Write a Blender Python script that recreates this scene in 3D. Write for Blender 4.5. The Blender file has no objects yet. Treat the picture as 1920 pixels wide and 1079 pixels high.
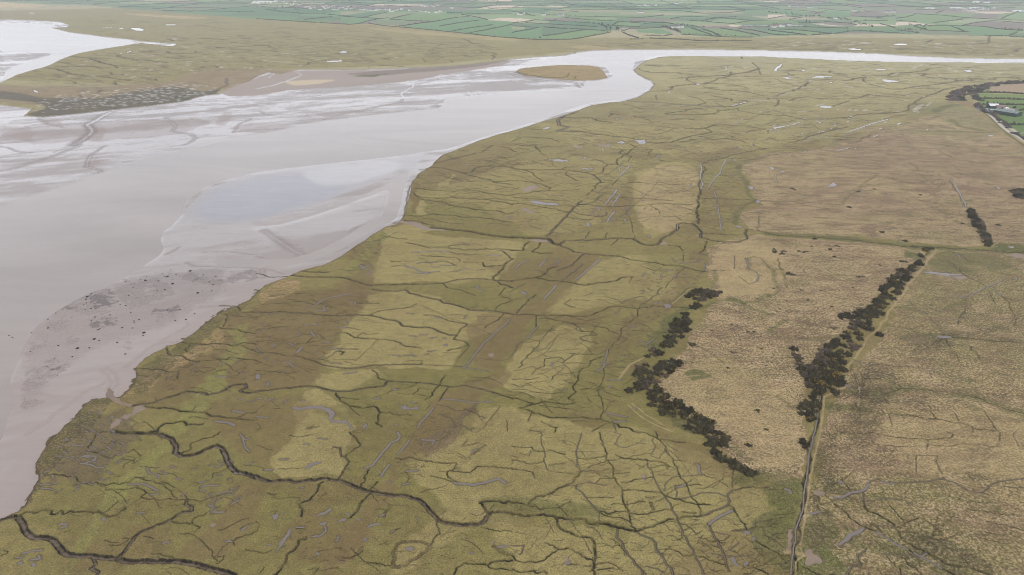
import bpy, bmesh, math, random
import numpy as np
from mathutils import Vector

# ---------------------------------------------------------------- camera, sky, sun, exposure
sc = bpy.context.scene
H_CAM, F_PX, PITCH = 210.0, 1280.0, math.radians(25.1)
cam_d = bpy.data.cameras.new("camera"); cam = bpy.data.objects.new("camera", cam_d)
sc.collection.objects.link(cam); sc.camera = cam
cam.location = (0, 0, H_CAM); cam.rotation_euler = (math.pi/2 - PITCH, 0, 0)
cam_d.sensor_width = 36.0; cam_d.lens = 24.0; cam_d.clip_start = 1.0; cam_d.clip_end = 60000.0

SUN_EL, SUN_AZ = math.radians(48), math.radians(140)      # azimuth from +Y (view direction): behind the camera, to the right
world = bpy.data.worlds.new("World"); sc.world = world; world.use_nodes = True
nt = world.node_tree; nt.nodes.clear()
wo = nt.nodes.new("ShaderNodeOutputWorld"); bg = nt.nodes.new("ShaderNodeBackground")
sky = nt.nodes.new("ShaderNodeTexSky"); sky.sky_type = 'NISHITA'; sky.sun_disc = False
sky.sun_elevation = SUN_EL; sky.sun_rotation = SUN_AZ; sky.air_density = 1.0; sky.dust_density = 4.0; sky.ozone_density = 1.0
# high overcast: broken cloud sheet mixed over the clear sky
tc = nt.nodes.new("ShaderNodeTexCoord"); mp = nt.nodes.new("ShaderNodeMapping"); mp.inputs['Scale'].default_value = (2.2, 2.2, 6.0)
ns = nt.nodes.new("ShaderNodeTexNoise"); ns.inputs['Scale'].default_value = 1.6; ns.inputs['Detail'].default_value = 6; ns.inputs['Roughness'].default_value = .55
cr = nt.nodes.new("ShaderNodeMapRange"); cr.inputs['From Min'].default_value = .35; cr.inputs['From Max'].default_value = .66; cr.inputs['To Min'].default_value = .72; cr.inputs['To Max'].default_value = .97
cc = nt.nodes.new("ShaderNodeMixRGB"); cc.inputs['Color1'].default_value = (6.5, 6.75, 7.4, 1); cc.inputs['Color2'].default_value = (11.0, 11.1, 11.6, 1)
mx = nt.nodes.new("ShaderNodeMixRGB")
L = nt.links.new
L(tc.outputs['Generated'], mp.inputs['Vector']); L(mp.outputs[0], ns.inputs['Vector']); L(ns.outputs['Fac'], cr.inputs['Value'])
sx_ = nt.nodes.new("ShaderNodeSeparateXYZ"); L(tc.outputs['Generated'], sx_.inputs[0])       # brighter, thinner cloud towards the horizon
el = nt.nodes.new("ShaderNodeMapRange"); el.inputs['From Min'].default_value = 0; el.inputs['From Max'].default_value = .45; el.inputs['To Min'].default_value = 2.3; el.inputs['To Max'].default_value = .74; L(sx_.outputs['Z'], el.inputs['Value'])
cg = nt.nodes.new("ShaderNodeVectorMath"); cg.operation = 'SCALE'; L(cc.outputs[0], cg.inputs[0]); L(el.outputs[0], cg.inputs['Scale'])
L(ns.outputs['Fac'], cc.inputs['Fac']); L(cr.outputs[0], mx.inputs['Fac']); L(sky.outputs[0], mx.inputs['Color1']); L(cg.outputs[0], mx.inputs['Color2'])
L(mx.outputs[0], bg.inputs['Color']); bg.inputs['Strength'].default_value = 0.10; L(bg.outputs[0], wo.inputs['Surface'])
sun_d = bpy.data.lights.new("sun", 'SUN'); sun_d.energy = 1.8; sun_d.angle = math.radians(10); sun_d.color = (1, .965, .92)
sun = bpy.data.objects.new("sun", sun_d); sc.collection.objects.link(sun)
sdir = Vector((math.sin(SUN_AZ)*math.cos(SUN_EL), math.cos(SUN_AZ)*math.cos(SUN_EL), math.sin(SUN_EL)))
sun.rotation_euler = (-sdir).to_track_quat('-Z', 'Y').to_euler(); sun.location = sdir*3000
sc.view_settings.view_transform = 'Standard'; sc.view_settings.look = 'None'
sc.view_settings.exposure = 0.0; sc.view_settings.gamma = 1.0
sc.render.engine = 'CYCLES'
cy = sc.cycles; cy.max_bounces = 5; cy.diffuse_bounces = 2; cy.glossy_bounces = 2; cy.transmission_bounces = 2; cy.volume_bounces = 1
cy.use_adaptive_sampling = True; cy.adaptive_threshold = 0.012; cy.use_denoising = True; cy.pixel_filter_type = 'BLACKMAN_HARRIS'; cy.filter_width = 0.85
cy.volume_step_rate = 1.0; cy.caustics_reflective = False; cy.caustics_refractive = False

# ---------------------------------------------------------------- photo pixel <-> ground point
CP, SP = math.cos(PITCH), math.sin(PITCH)
def ground(px, py, z=0.0):
    """point of the plane at height z seen at (px, py) of the 1920x1079 picture (numpy or scalars)"""
    dx = (px-960.0)/F_PX; dy = (py-539.5)/F_PX
    den = SP + dy*CP
    t = (H_CAM-z)/den
    return dx*t, (CP - dy*SP)*t
def pix(x, y, z=0.0):
    zc = y*CP - (z-H_CAM)*SP*1.0
    vy = -(y*SP) - (z-H_CAM)*CP
    return 960+F_PX*x/zc, 539.5+F_PX*vy/zc

# ---------------------------------------------------------------- tagging helpers
col = sc.collection
def tag(o, label=None, cat=None, group=None, kind=None):
    if label: o['label'] = label
    if cat: o['category'] = cat
    if group: o['group'] = group
    if kind: o['kind'] = kind
    return o
def empty(name, loc, rz=0, sc_=1.0):
    o = bpy.data.objects.new(name, None); col.objects.link(o); o.location = loc; o.rotation_euler = (0, 0, rz)
    o.scale = (sc_,)*3 if not isinstance(sc_, tuple) else sc_; o.empty_display_size = 1
    return o
def copy_tree(o, parent=None):
    c = o.copy(); col.objects.link(c); c.parent = parent
    for ch in o.children: copy_tree(ch, c)
    return c
def mesh_np(name, V, Q, mat, parent=None, smooth=False):
    """V (n,3), Q (m,k) faces all with k corners"""
    V = np.asarray(V, np.float32); Q = np.asarray(Q, np.int32); k = Q.shape[1]
    me = bpy.data.meshes.new(name)
    me.vertices.add(len(V)); me.vertices.foreach_set('co', V.ravel())
    me.loops.add(Q.size); me.loops.foreach_set('vertex_index', Q.ravel())
    me.polygons.add(len(Q)); me.polygons.foreach_set('loop_start', np.arange(0, Q.size, k, dtype=np.int32))
    try: me.polygons.foreach_set('loop_total', np.full(len(Q), k, np.int32))
    except Exception: pass
    me.polygons.foreach_set('use_smooth', np.full(len(Q), smooth))
    me.update(calc_edges=True)
    if mat: me.materials.append(mat)
    o = bpy.data.objects.new(name, me); col.objects.link(o)
    if parent: o.parent = parent
    return o
# ---------------------------------------------------------------- the survey: lines and outlines, tile by tile
# tile header "T ox oy scale"; then one record per line: type [width in m] x,y;x,y...  (x, y in tile units)
# c dark creek, b big creek with mud floor, m muddy runnel, w narrow water, g green swale, t trodden pale path,
# s shallow channel on the flats, W pool outline, M bare mud outline, d dark trampled ditch
SURVEY = """
T 0 810 4
b 6 0,655;60,640;130,635;165,680;185,740;250,790;340,790;400,810;440,860;500,915;600,925;700,930;800,940;870,945;960,970;1100,965;1300,965;1450,990;1600,1030;1750,1075
b 3.6 870,945;930,900;975,830;1000,790;1100,730;1200,690;1290,650;1360,600;1440,590;1440,560;1390,540;1400,505
c 1.2 1400,510;1330,510;1200,510;1090,500;1060,490;1100,460;1080,435;980,425;880,435;790,435
c 1 1400,510;1500,520;1540,510;1640,475;1720,430
c 1.1 1330,510;1280,440;1220,390;1150,370;1050,350
c .8 1390,505;1385,470;1340,430;1290,440
c 1.5 1290,670;1350,685;1420,690;1440,670;1480,635;1530,625;1550,605
c 1.1 1440,670;1500,715;1460,745;1390,765
b 3 700,950;720,990;680,1020;740,1050;720,1080
c 2 150,620;190,600;260,605;320,580;390,590;380,615;430,610;455,590;470,615;560,600;640,595;740,600;780,620;860,625;940,580;930,560
c 1.4 330,330;400,315;520,335;570,330;580,365;640,385;720,375;780,395;850,382;960,380;1000,345;1080,340
c 1.5 800,0;720,15;710,50;680,95;655,110;665,140;740,160;800,190;840,195
c .8 840,195;885,165
b 6 850,0;950,10;1100,12;1200,15;1280,45;1320,110;1310,150;1360,180;1450,170;1540,130;1620,100;1660,120;1690,170;1710,230;1760,290;1850,315;1925,340
c 1.6 1360,160;1430,130;1440,80;1500,60;1600,40;1650,0
c .8 1700,270;1600,310;1590,350;1520,380;1460,380
w 1.8 970,395;1080,390;1150,425;1180,440
w 1.4 1100,270;1120,310;1190,320;1190,345
c 1.1 1055,260;1165,270
w 1.6 1490,380;1540,370
w 1.6 1510,410;1570,400;1640,400
w 1.4 1500,440;1540,445
w 1.4 1630,470;1740,440
w 1.5 1730,545;1790,510
w 1.4 1320,350;1360,355
w 1.4 1560,550;1600,550
w 1.8 1590,600;1680,600
w 1.6 1800,20;1840,60;1870,50
w 1.6 1820,50;1840,120;1870,150
w 1.6 1860,245;1895,230
w 2 1220,835;1270,820
w 2 445,690;510,690
w 1.8 450,720;500,710
w 2 560,440;590,425
w 2 1130,470;1180,465
w 1.6 1030,608;1080,605
W 765,645;790,645;795,662;775,670;762,660
W 1800,745;1830,715;1860,700;1830,735;1810,750
W 1670,810;1720,810;1750,825;1700,825
M 1570,695;1610,685;1630,690;1600,715;1580,712
c 1.4 1750,815;1800,790;1860,770;1920,745
c .9 1740,815;1760,850
c .8 920,800;970,800;900,845;820,845
c .8 1800,730;1860,690;1920,680
w 2 600,190;640,175;720,180;700,215;640,230
w 1.6 600,235;680,245;720,265;780,265
w 1.4 430,180;470,182
w 1.6 540,100;620,105
w 1.5 300,395;380,395
w 1.5 300,420;370,425
w 2 170,915;240,890;310,885
w 2.2 230,960;300,950;290,930
W 130,980;160,965;175,985;140,1000
W 230,985;260,980;270,1005;235,1010
w 1.6 120,945;170,940
c 1 20,890;60,900;10,930
c .7 940,160;1000,130;1060,180;960,230;920,280
c .7 950,180;1010,200;990,240;1060,200
c .9 1620,990;1680,930;1630,940
c .8 1390,765;1340,765
c .8 1080,780;1150,800
c .8 480,755;530,735
T 480 810 4
b 4.8 -10,325;50,355;110,370;250,362;400,358;530,350;620,362;720,400;820,440;880,450;1000,470;1120,475;1200,500;1260,540;1300,590;1350,640;1420,680;1530,695;1660,695;1710,670;1750,615
c 2.4 1750,610;1720,580;1680,530;1720,518;1800,518;1920,525
c 2.8 1750,605;1800,600;1920,612
b 2.2 620,350;660,290;700,220;670,190;640,185;630,120;580,110
c 1.8 670,185;700,150;770,110;780,90;760,60;700,0
c 1.6 780,410;820,360;820,320;845,285
c 1.6 850,435;910,375
w 2.6 940,330;970,280;1000,245
w 2 1065,165;1150,60
w 2.6 820,270;880,245;930,180;1010,80;1060,60;1080,30;1060,0
c 2 850,465;800,510;760,580;710,640
c 2 500,375;470,390;450,450;400,510;320,535;345,580;340,630
c 1.2 1360,650;1370,720;1380,765;1310,840
c 2 130,1075;230,920;320,810;370,805;375,785
d 4 1310,850;1280,890;1200,950;1130,995;1020,1010;1040,950;1030,900;1060,840;1120,825;1280,840
c 1 830,975;940,990;1010,1000
c 1.6 1480,1075;1500,1020;1560,985;1660,990;1740,1000;1800,970;1920,965
c 1.2 1740,1000;1800,1030;1920,1040
c 1.4 1050,195;1200,205;1350,230;1500,235
c 1.2 1500,235;1470,290;1600,305;1650,265;1740,255;1920,270
c 1.3 1470,290;1435,300;1440,340;1500,375
w 3 1490,378;1720,378;1790,355;1830,355;1870,385
W 360,270;400,235;490,220;490,230;420,250;390,275
W 440,630;480,610;560,570;575,580;520,615;470,630
W 475,690;520,670;540,680;500,700;480,695
w 1.8 515,695;525,740;480,780;420,785
W 150,885;180,820;240,740;270,700;260,760;210,830;160,890
W 120,620;220,605;170,620;135,665
W 830,725;860,690;930,680;930,695;880,705
W 800,790;840,810;810,825
W 1125,865;1180,865;1180,885;1150,895;1125,880
W 1590,900;1640,900;1620,920
W 610,670;650,650;680,650;670,665;620,672
W 450,900;490,915;455,925
W 985,370;1015,370;1005,385
W 1200,650;1225,650;1215,672
W 1800,865;1850,850;1910,852;1850,868
W 668,610;700,607;690,625
W 750,655;790,655;765,668
W 630,965;690,980;650,980
w 1.6 600,820;620,780
w 1.6 300,715;360,715
W 80,840;130,845;90,855
w 1.4 180,205;240,205
w 2 60,285;120,285
c .8 170,275;240,275;350,265
w 1.6 470,45;530,55
w 1.4 360,92;400,95
d 2 1100,250;1180,270;1200,240;1120,300;1150,330;1130,390
w 2 1130,295;1210,290
w 1.6 1100,395;1150,385
d 2.4 1580,60;1540,110;1600,100;1660,80;1720,95;1650,150;1580,195
d 1.6 1520,160;1570,200;1610,205
w 1.6 1620,160;1650,130
d 3 960,640;1000,570;990,540
w 2 930,630;960,620
c 1.2 1010,755;1080,720
w 1 1010,755;1040,740
d 4 1780,860;1820,890;1900,920
M 1750,820;1790,820;1780,850
c .9 1690,715;1790,740;1920,750
c 1 250,25;330,35;430,20
w 2 1240,55;1340,60;1320,95
d 2 1200,60;1250,100;1300,80;1380,60;1440,20
d 2.4 600,940;700,950;760,910;800,860
c 1 1310,330;1380,345;1470,375
w 1.4 330,420;355,415
d 2 90,460;170,460;120,490;250,490
d 1.4 260,490;330,490
c .7 600,110;560,130
c .8 30,1060;60,1020
c .9 430,1070;470,1020
c .7 0,670;30,690;10,740
T 960 810 4
c 2.8 0,610;100,630;250,620;350,640;500,650;640,680;780,710;920,740
m 2.6 920,745;960,770;1050,800;1080,840;1120,920;1160,1000;1210,1075
c 1.8 0,530;120,540;170,490;350,420;500,310;515,295
m 1.6 515,295;480,260;490,200;480,160;500,80;520,10
c 1.3 655,0;700,130;740,240;800,400;830,470;880,620;930,740
c 1.2 970,0;1100,55;1300,80
c 1.1 1080,0;1150,140;1240,290;1340,480;1420,620
m 1.3 210,0;220,80;240,150;270,285
m 2.2 1150,480;1200,580;1260,700;1320,830;1370,920;1440,1075
m 1.5 1000,200;1060,330;1110,430;1150,490
c 1.8 930,740;1060,710;1120,680;1240,655;1420,628
m 2.4 1420,628;1620,540;1635,520;1610,480;1660,435;1680,435
w 2.6 1480,690;1560,630;1650,590
m 2.6 1470,690;1520,790;1580,900;1610,1000;1630,1040
c 1.3 1630,540;1700,640;1760,730
W 1740,740;1790,745;1780,770;1740,760
W 1800,790;1830,790;1810,820
c 1.6 1690,430;1800,410;1920,415
c 1.4 830,440;980,440;1120,455
c 1.5 1120,455;1200,495;1350,535;1480,545
m 1.6 1220,500;1340,480;1430,455;1550,460;1610,485
m 1.1 1140,440;1150,390;1200,340;1400,320
c 1.4 780,170;850,200;1000,210;1120,225;1180,260
c 1.1 640,605;800,600;870,600;960,620;1060,600;1190,585;1250,540
m 2 480,405;520,450;580,520;620,570;670,605
m 1.6 370,410;480,405;560,380;640,395;710,400
c 1 670,610;780,640;900,685
m 1.1 655,610;650,680
c 2 320,640;360,720;430,750;600,800;620,840;620,960;620,1075
m 2.4 790,730;780,790;830,840;860,900;920,990;980,1075
m 1.6 0,855;90,850;60,920
c 1.4 250,830;350,880;450,880;520,920;610,965
c 1.2 0,930;30,965;170,980;260,940;350,880
m 1.1 520,290;640,295;720,280
c 1.1 0,105;150,115;230,145;400,170
c 1.1 0,210;80,220;130,240;240,215
c 1.2 0,280;150,300;170,345
c .7 270,290;480,320
c 1.3 1380,930;1450,940;1540,980;1600,990
c 1 1150,880;1280,930;1380,930
W 1640,940;1665,935;1680,980;1710,1000;1680,1005;1650,975
W 1740,980;1770,965;1775,985;1740,1010
m 1.6 1500,910;1600,930;1760,930;1810,920
m 1.6 1640,880;1700,830
m 1.5 1650,740;1820,720;1820,680;1920,670
m 1.4 1480,740;1620,770
c 1.6 1830,820;1920,870
c 1.4 1770,1000;1850,1030;1920,1065
c 1 1650,420;1660,320;1664,290
w 2.2 1380,240;1400,250;1415,320
c .8 1430,320;1530,350;1620,410
m 1 1040,180;1110,200;1160,130;1180,180
c 1 780,315;880,305
c 1 820,380;870,380;1000,350;1060,340
M 980,320;1000,315;1010,350;990,370
d 1 860,430;1000,390;1060,350
d 1.2 780,255;850,275;890,270;930,240;990,270
c 1 1220,400;1290,405;1420,400
m 1.4 1220,410;1240,450;1230,490
w 2 1240,410;1290,405
c .9 1040,270;1080,255;1150,250;1170,280
c .8 740,550;860,545;1000,525
c .9 560,490;760,495
d 4 1040,530;1060,580
d 3 1010,490;1080,490
m 1 450,150;620,150
c 1 500,200;620,195;700,180
c .8 570,270;700,220;780,210
c .8 640,390;670,350;760,350
c .8 100,545;370,560;440,520
m 1.2 760,0;820,20;790,50;770,90;800,110;900,100;1000,90
m 1.2 1060,40;1050,70;1080,100;1050,160
m 1.2 1160,90;1200,120;1240,140
c .8 1200,210;1300,220
c .8 860,525;870,600
d 1.2 640,840;760,870;860,830
d 2 420,1000;600,1010;780,1000
c 1 640,1035;760,1020
m 1.6 1000,1010;1100,1030;1140,1050
d 2.4 940,1000;1000,1060
c 1.4 0,1030;60,1055;190,1060;240,1040;260,1060
W 390,980;430,970;440,990;400,995
M 400,935;420,935;430,975;400,980
d 2 280,250;400,235
d 1.4 400,30;400,90;440,100
d 1 540,90;620,100
d 2 1100,320;1180,325
d 2.5 1280,600;1380,605
c .7 60,160;130,175;140,140;230,145
c .7 0,180;40,190
T 0 540 4
M 800,745;815,730;850,770;860,820;920,855;1000,880;1075,880;1085,900;1020,945;960,985;900,1000;860,1040;850,1080;820,1080;830,1030;860,990;920,965;985,940;1005,905;1000,890;930,878;860,852;810,820
b 4.2 1000,880;1150,860;1250,820;1400,775;1480,780;1560,800;1650,780;1760,725;1840,720;1850,745;1800,770;1830,785;1925,780
c 2.6 1090,885;1280,900;1360,925;1500,930;1650,960;1760,975;1925,990
c 2.4 870,1065;1000,1075;1180,1075;1230,1020;1330,1005;1380,1000;1400,1030;1520,1020
c 1.6 1770,970;1850,935;1925,930
c 1.6 1000,595;1100,605;1200,610;1250,630;1340,632;1330,680
c 1 1020,655;1110,665
c 1 1330,640;1240,690
c 1.7 1250,450;1255,490;1280,505;1370,505;1400,535;1560,545;1700,540;1720,520;1800,530;1925,545
c 1.7 1360,400;1430,415;1550,425;1680,420;1800,430;1925,480
c 1.5 1740,430;1840,410;1925,425
c 1 1430,415;1420,440;1390,470;1450,490
c 1.5 1650,190;1710,205;1690,260;1650,300;1780,310;1925,345
c 1.3 1710,205;1925,225
c 2 1650,122;1760,125;1800,175;1850,185;1925,185
c .9 1400,535;1430,550;1380,590
c 1 1430,630;1550,635;1620,605
c 1 1580,635;1700,610
c 1 1600,460;1700,465;1790,500
c .8 1640,290;1650,300
s 6 820,740;850,710;850,680;830,640;780,600
s 2.5 200,770;280,775;400,800
s 3 1700,120;1600,125;1500,130
s 2.5 1300,400;1250,395;1150,415;1050,490;930,580
s 2 1400,250;1410,270;1300,330;1200,390
s 3 770,700;640,760;500,860;350,980;200,1080
s 2 400,460;420,500;380,540
w 3 1610,1000;1700,1010;1760,1035
w 2.4 1740,920;1830,935
w 2 1620,660;1700,665
w 2 1860,850;1900,850
w 2 1640,565;1690,560
w 1.6 1790,835;1830,840
w 1.2 1840,630;1860,632
c .9 1420,970;1500,970;1560,985
c .9 960,980;1010,1000
c 1 1170,850;1165,820
c .9 1440,920;1470,890
c .9 1520,930;1590,900
M 1090,685;1130,690;1120,700
c .8 1500,310;1560,320
d 1.2 1560,290;1620,300
T 480 540 4
b 3 0,185;200,180;350,190;500,205;640,210;740,200;830,205;900,215;1050,245;1100,285;1200,295;1300,295;1370,325;1440,350;1500,355
b 3 870,10;1050,25;1120,15;1150,40;1250,65;1380,90;1400,110;1500,130;1600,165;1700,170;1860,185;1925,200
c 1.8 1500,360;1480,385;1560,400;1600,430;1530,450;1440,470
c 1.4 1500,360;1580,270;1440,245;1370,215;1260,205
c 1.6 840,205;940,170;1050,155;1150,145;1200,120
c 1.6 770,115;920,115
c 1.7 660,335;740,375;850,380;1000,390;1100,425;1230,450
c 1.2 670,295;780,315
c .8 760,370;790,340;920,340
b 2.4 0,480;150,490;330,515;440,550;500,580;650,600;780,595;880,575;1000,578;1240,570
c .8 1240,570;1540,590
c 1.7 600,455;760,460
w 2 560,455;640,462
c 2.5 610,475;660,480;640,500
b 3.6 0,775;200,750;330,740;450,740;600,775;700,775;850,745;960,735;985,700
b 2 985,700;920,680;910,640;870,615
b 2.4 985,695;1060,700;1200,710;1400,735;1450,740;1560,730;1640,750;1700,760;1800,790;1925,835
c 2 600,790;640,850;700,880;780,895;880,885;930,930;900,1010;940,1040
c 1.5 930,930;1000,930;1060,950;1165,955
c 1 640,820;770,835
c .8 700,890;780,960
c 1.1 1130,548;1245,548;1245,570
c 1.8 1410,655;1340,760;1270,835
c 1.6 1450,740;1370,850
c 1.1 1320,765;1220,755;1180,800
w 1.8 1905,230;1800,330;1700,420;1600,560;1555,605
w 1.1 1525,592;1740,628
w 2.2 1330,900;1270,970;1215,1045
m 1.6 1350,875;1430,890;1490,920;1600,910;1660,870
w 1.4 1400,835;1500,840;1620,860;1760,855
m 2 1380,950;1470,990;1480,1030;1560,1040;1620,1075
c 1.1 1700,1060;1830,885
m 1.1 1670,530;1850,548;1925,500
c 1.3 1860,190;1800,250;1720,300
c 1 1600,430;1520,525
M 1740,490;1790,490;1780,520;1740,510
W 265,895;300,890;320,900;400,885;480,882;560,905;590,935;570,980;590,1000;680,995;730,1050;715,1060;670,1010;580,1010;540,980;550,940;480,905;400,905;310,918
W 1065,870;1100,890;1130,850;1120,885;1160,905;1220,890;1220,910;1140,910;1095,910
W 1330,205;1390,230;1350,225
W 300,480;355,435;330,470;310,490
w 2 415,325;450,370
w 1.8 380,145;430,140;480,100;550,70;640,55;720,40
w 2 440,170;520,175;500,130
w 1.6 700,95;750,110;740,130
w 1.8 620,295;680,300
w 1.6 360,275;400,280;460,275;460,255
w 1.6 680,240;690,265
w 2 120,440;150,420
w 1.6 500,415;560,410
w 1.8 200,560;250,565;280,590
w 1.4 250,545;290,540
W 0,650;30,650;30,685;0,680
w 2 75,740;95,720;80,705
w 2 0,830;50,828
w 2 80,845;130,830
w 1.6 210,860;230,840
w 1.6 330,840;360,845
w 2 0,965;90,975
w 1.4 1030,505;1080,512
w 1.6 1110,505;1160,500;1200,512
w 1.6 1155,358;1200,362
w 1.8 1225,350;1280,350
w 1.6 1305,375;1350,370
w 1.4 1400,372;1420,378
W 1405,430;1425,420;1435,430;1420,440
w 1.4 1290,475;1340,470
w 1.4 1265,500;1290,495
w 1.6 1130,190;1180,195
w 1.4 1570,215;1560,230
w 1.2 1620,145;1660,140
w 1.6 1650,0;1720,25
w 1.4 1630,320;1665,320
w 1.2 1720,230;1705,235
w 1.6 660,645;750,630
w 2 1025,755;1060,765
w 2.2 885,828;930,832
w 1.8 1170,860;1200,862
W 790,1075;800,1040;820,1005;835,1030;810,1050
W 1040,1020;1060,1018;1055,1035
W 985,1050;1005,1045;1000,1062
w 1.4 640,570;580,560
w 1.8 1730,850;1770,855
d 2.4 380,1060;470,1040;380,1050;430,1030
c 1 0,400;100,395;180,400;280,420;380,415;440,400
c .8 0,320;120,300;260,290
c .9 0,545;45,560;0,570
c 1 0,620;120,630;260,640;300,635
c .8 380,415;430,370
c 1 0,130;140,115;250,115;340,100
c .8 100,60;240,50;400,40
c .8 0,370;130,360
c .9 0,1010;40,1050;0,1070
c .9 0,920;60,880
c .8 130,905;180,905
c .8 1650,60;1500,10;1430,0
c 1.1 1870,0;1820,60
c 1 1840,60;1925,90;1880,110;1830,130;1790,170
c .9 1735,145;1710,165
d 2 1690,960;1720,980
d 1.6 1640,900;1700,1000
c .8 1880,990;1885,1075
T 960 540 4
c 2 0,200;100,195;190,205;300,205;420,205;540,215;620,190;700,160;760,135;830,140;900,150;1000,145;1060,130;1150,145;1340,155
c 1.2 190,205;420,265;500,290;530,325;600,325;630,355;560,355;510,375;550,395;650,420
c 1 200,232;350,245;480,275
c 1 590,280;700,300;800,345;860,385
c 1 430,210;500,235;570,245;620,235;700,215
c 1.6 35,195;100,120;180,50
w 2.8 235,85;320,0
c 1.4 180,210;180,290
w 1.6 190,290;150,330;110,380
m 1.6 110,380;30,450;0,500
c 1.1 50,600;150,480;250,360;300,300
c 1 1130,0;1060,60;940,170;820,340;740,440;710,500
w 1.6 715,460;700,520;690,590;640,625
c 1.1 690,600;680,700;675,850;665,980
c 1.9 0,825;100,850;160,872;60,900;150,930;250,960;400,970;540,968;680,990;760,1010;880,1050;960,1085
c 1.6 160,875;220,855;340,865;440,865;470,860;420,825;480,780;455,740;500,690;500,630;540,600;700,510
c 1.1 150,650;180,610;240,590;240,560;250,530;350,520;400,545
c .8 370,560;560,570
c 1 340,650;500,630
c .9 900,320;1160,335
c .9 430,490;560,500;650,495;700,470
c .8 380,560;470,490
c 1.1 0,685;120,690;200,675
c 1.1 0,725;80,745;150,710
w 1.4 710,690;820,690
c .8 690,780;820,820
c 1.2 150,930;120,1000
c 1.2 220,1000;340,1045;320,1080
c 1.1 600,1075;710,1015
m 1.4 760,1020;780,1075
g 5 1310,152;1420,145;1500,120;1580,90;1660,85;1730,110;1850,100;1920,50
g 4 1730,110;1800,160;1900,190
g 6 1650,85;1730,110
c .9 390,120;440,85
c .9 390,120;470,145
c .8 480,90;570,95
c .8 540,60;600,40
c .9 700,65;800,90;830,120
c .8 830,105;950,65;1000,60
w 1.4 780,190;810,160
w 1.2 870,300;920,275;925,295
W 60,25;100,35;115,50;90,45
W 295,560;310,558;300,590
w 1 940,435;1000,440;1060,430
w 1.2 1000,430;1040,400;1070,380
w 1.6 960,400;1000,410
w 1.2 650,560;680,580;730,565
w 1.2 1115,305;1160,305
W 720,735;745,740;735,750
w 2 700,940;780,950;860,965
w 2 760,1000;850,1000
W 1140,120;1190,125;1190,148;1150,145
W 905,900;930,895;925,925
c .8 700,880;740,860;770,845
c 1 750,430;800,430;860,385
c .9 130,385;200,400;250,350
c .8 460,260;480,310;530,330
d 2.4 380,690;440,685;400,700;460,715
w 1.2 380,770;410,755
d 1 280,330;300,300;330,320
c 1 300,690;350,630;390,600
c .9 520,760;610,760;690,735
c .9 560,820;600,860;540,870
c .8 0,765;150,780;400,790
c .7 200,880;400,905;580,925
c .9 700,920;720,880
c .8 560,700;620,720
c .8 410,380;420,385
d 1.4 470,375;470,400;430,395
c 1 450,1000;560,1000
c 1 130,1070;230,1080
g 2 1200,120;1260,60;1330,0
t 1.4 1200,120;1330,10
t 1.2 820,640;900,560;980,530
t 1.2 800,680;880,580;960,540
t 1.2 870,880;960,960;1080,1030;1200,1080
t 1.1 900,870;1000,950;1130,1030
g 1.2 1320,410;1420,450;1520,510;1590,570
d 1.2 1380,435;1420,455;1520,510
t 1.3 1200,700;1290,665;1400,655
g 3.4 1160,950;1260,1000;1330,1040
T 1440 540 4
g 4 0,310;40,330;100,365;200,380;300,385;340,375;420,375;500,370;600,345
g 3 20,315;80,270;150,240;140,215;60,200;0,198
g 3 0,60;60,45;80,10;70,0
d 1.2 140,430;190,490;240,540;270,600;320,660
c 2.4 402,715;395,790;388,850;375,960;350,1080
w 1.1 402,715;395,790;388,850;375,960;350,1080
t 1.6 590,740;520,765;480,790;420,820;412,930;400,1075
t 1.8 1050,0;1010,60;990,80;950,130;900,180;885,240;850,260;830,310;760,360;720,430;700,455;660,520;600,580;590,620;560,670
g 4 960,145;1100,165;1250,195;1350,150;1400,125;1490,90
w 1.2 1120,168;1200,190
w 1.3 1400,40;1450,75;1530,50;1620,5
w 1.4 1690,0;1750,60
c .9 1750,60;1810,140;1850,280
g 3 890,280;1050,300;1200,350
d 1.4 890,280;1050,300;1110,335;1200,350
g 4 1200,350;1450,375;1925,405
c 1.5 1380,370;1925,408
W 1260,362;1280,356;1310,362;1330,360;1385,374;1300,374
w 1.3 640,540;700,560;760,575
d 2.6 750,573;900,583;1000,590;1160,598
w 1 750,573;900,583;1000,590;1160,598;1290,602
g 7 570,780;680,785;800,800;900,790;980,755;1200,765;1450,800;1600,830;1750,890;1925,940
c 1.2 570,780;680,785;800,800;900,790;980,755;1200,765;1450,800;1600,830;1750,890;1925,940
W 580,715;625,740;600,747
M 678,740;702,742;700,800;680,795
c 1.1 620,905;750,925;900,940;1100,960;1180,985;1290,985;1440,1010;1530,1040;1700,1075
c .9 1210,890;1220,930;1260,980
c .9 1400,940;1430,1000
c 1 1620,920;1720,1075
c .8 900,940;930,1030
c .8 790,1010;820,940
c .8 1530,1040;1540,1080
c .9 1180,985;1290,985
c .7 1130,455;1200,510
c .7 1740,600;1860,610
c .8 780,625;870,645;960,665
c .8 700,670;840,680;960,720;1000,740
c .7 1070,525;1180,525
c .6 1730,190;1918,205
c .6 1780,230;1840,232;1860,290
c .6 1480,150;1440,210;1420,280
c .7 580,140;660,150;710,150
g 1 110,355;250,300
g 3 80,820;160,880;260,900
c .7 1650,20;1700,110
c .8 1760,70;1880,100
d 3 1470,420;1520,440;1580,530
T 1440 810 4
c 2.4 350,0;300,260;270,450;225,680;190,900;172,1080
w 1.2 350,0;300,260;270,450;225,680;190,900;172,1080
t 1.3 395,0;370,110;340,230;310,420;300,480;270,700;240,850
t 1 210,1080;213,970;265,930;235,865
t 2.6 130,905;190,905;270,925
c 1.1 540,10;700,15;900,30;1050,50;1370,45;1390,20;1340,0
w 2.6 500,490;560,490;620,455;700,445;740,420;750,385
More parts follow.
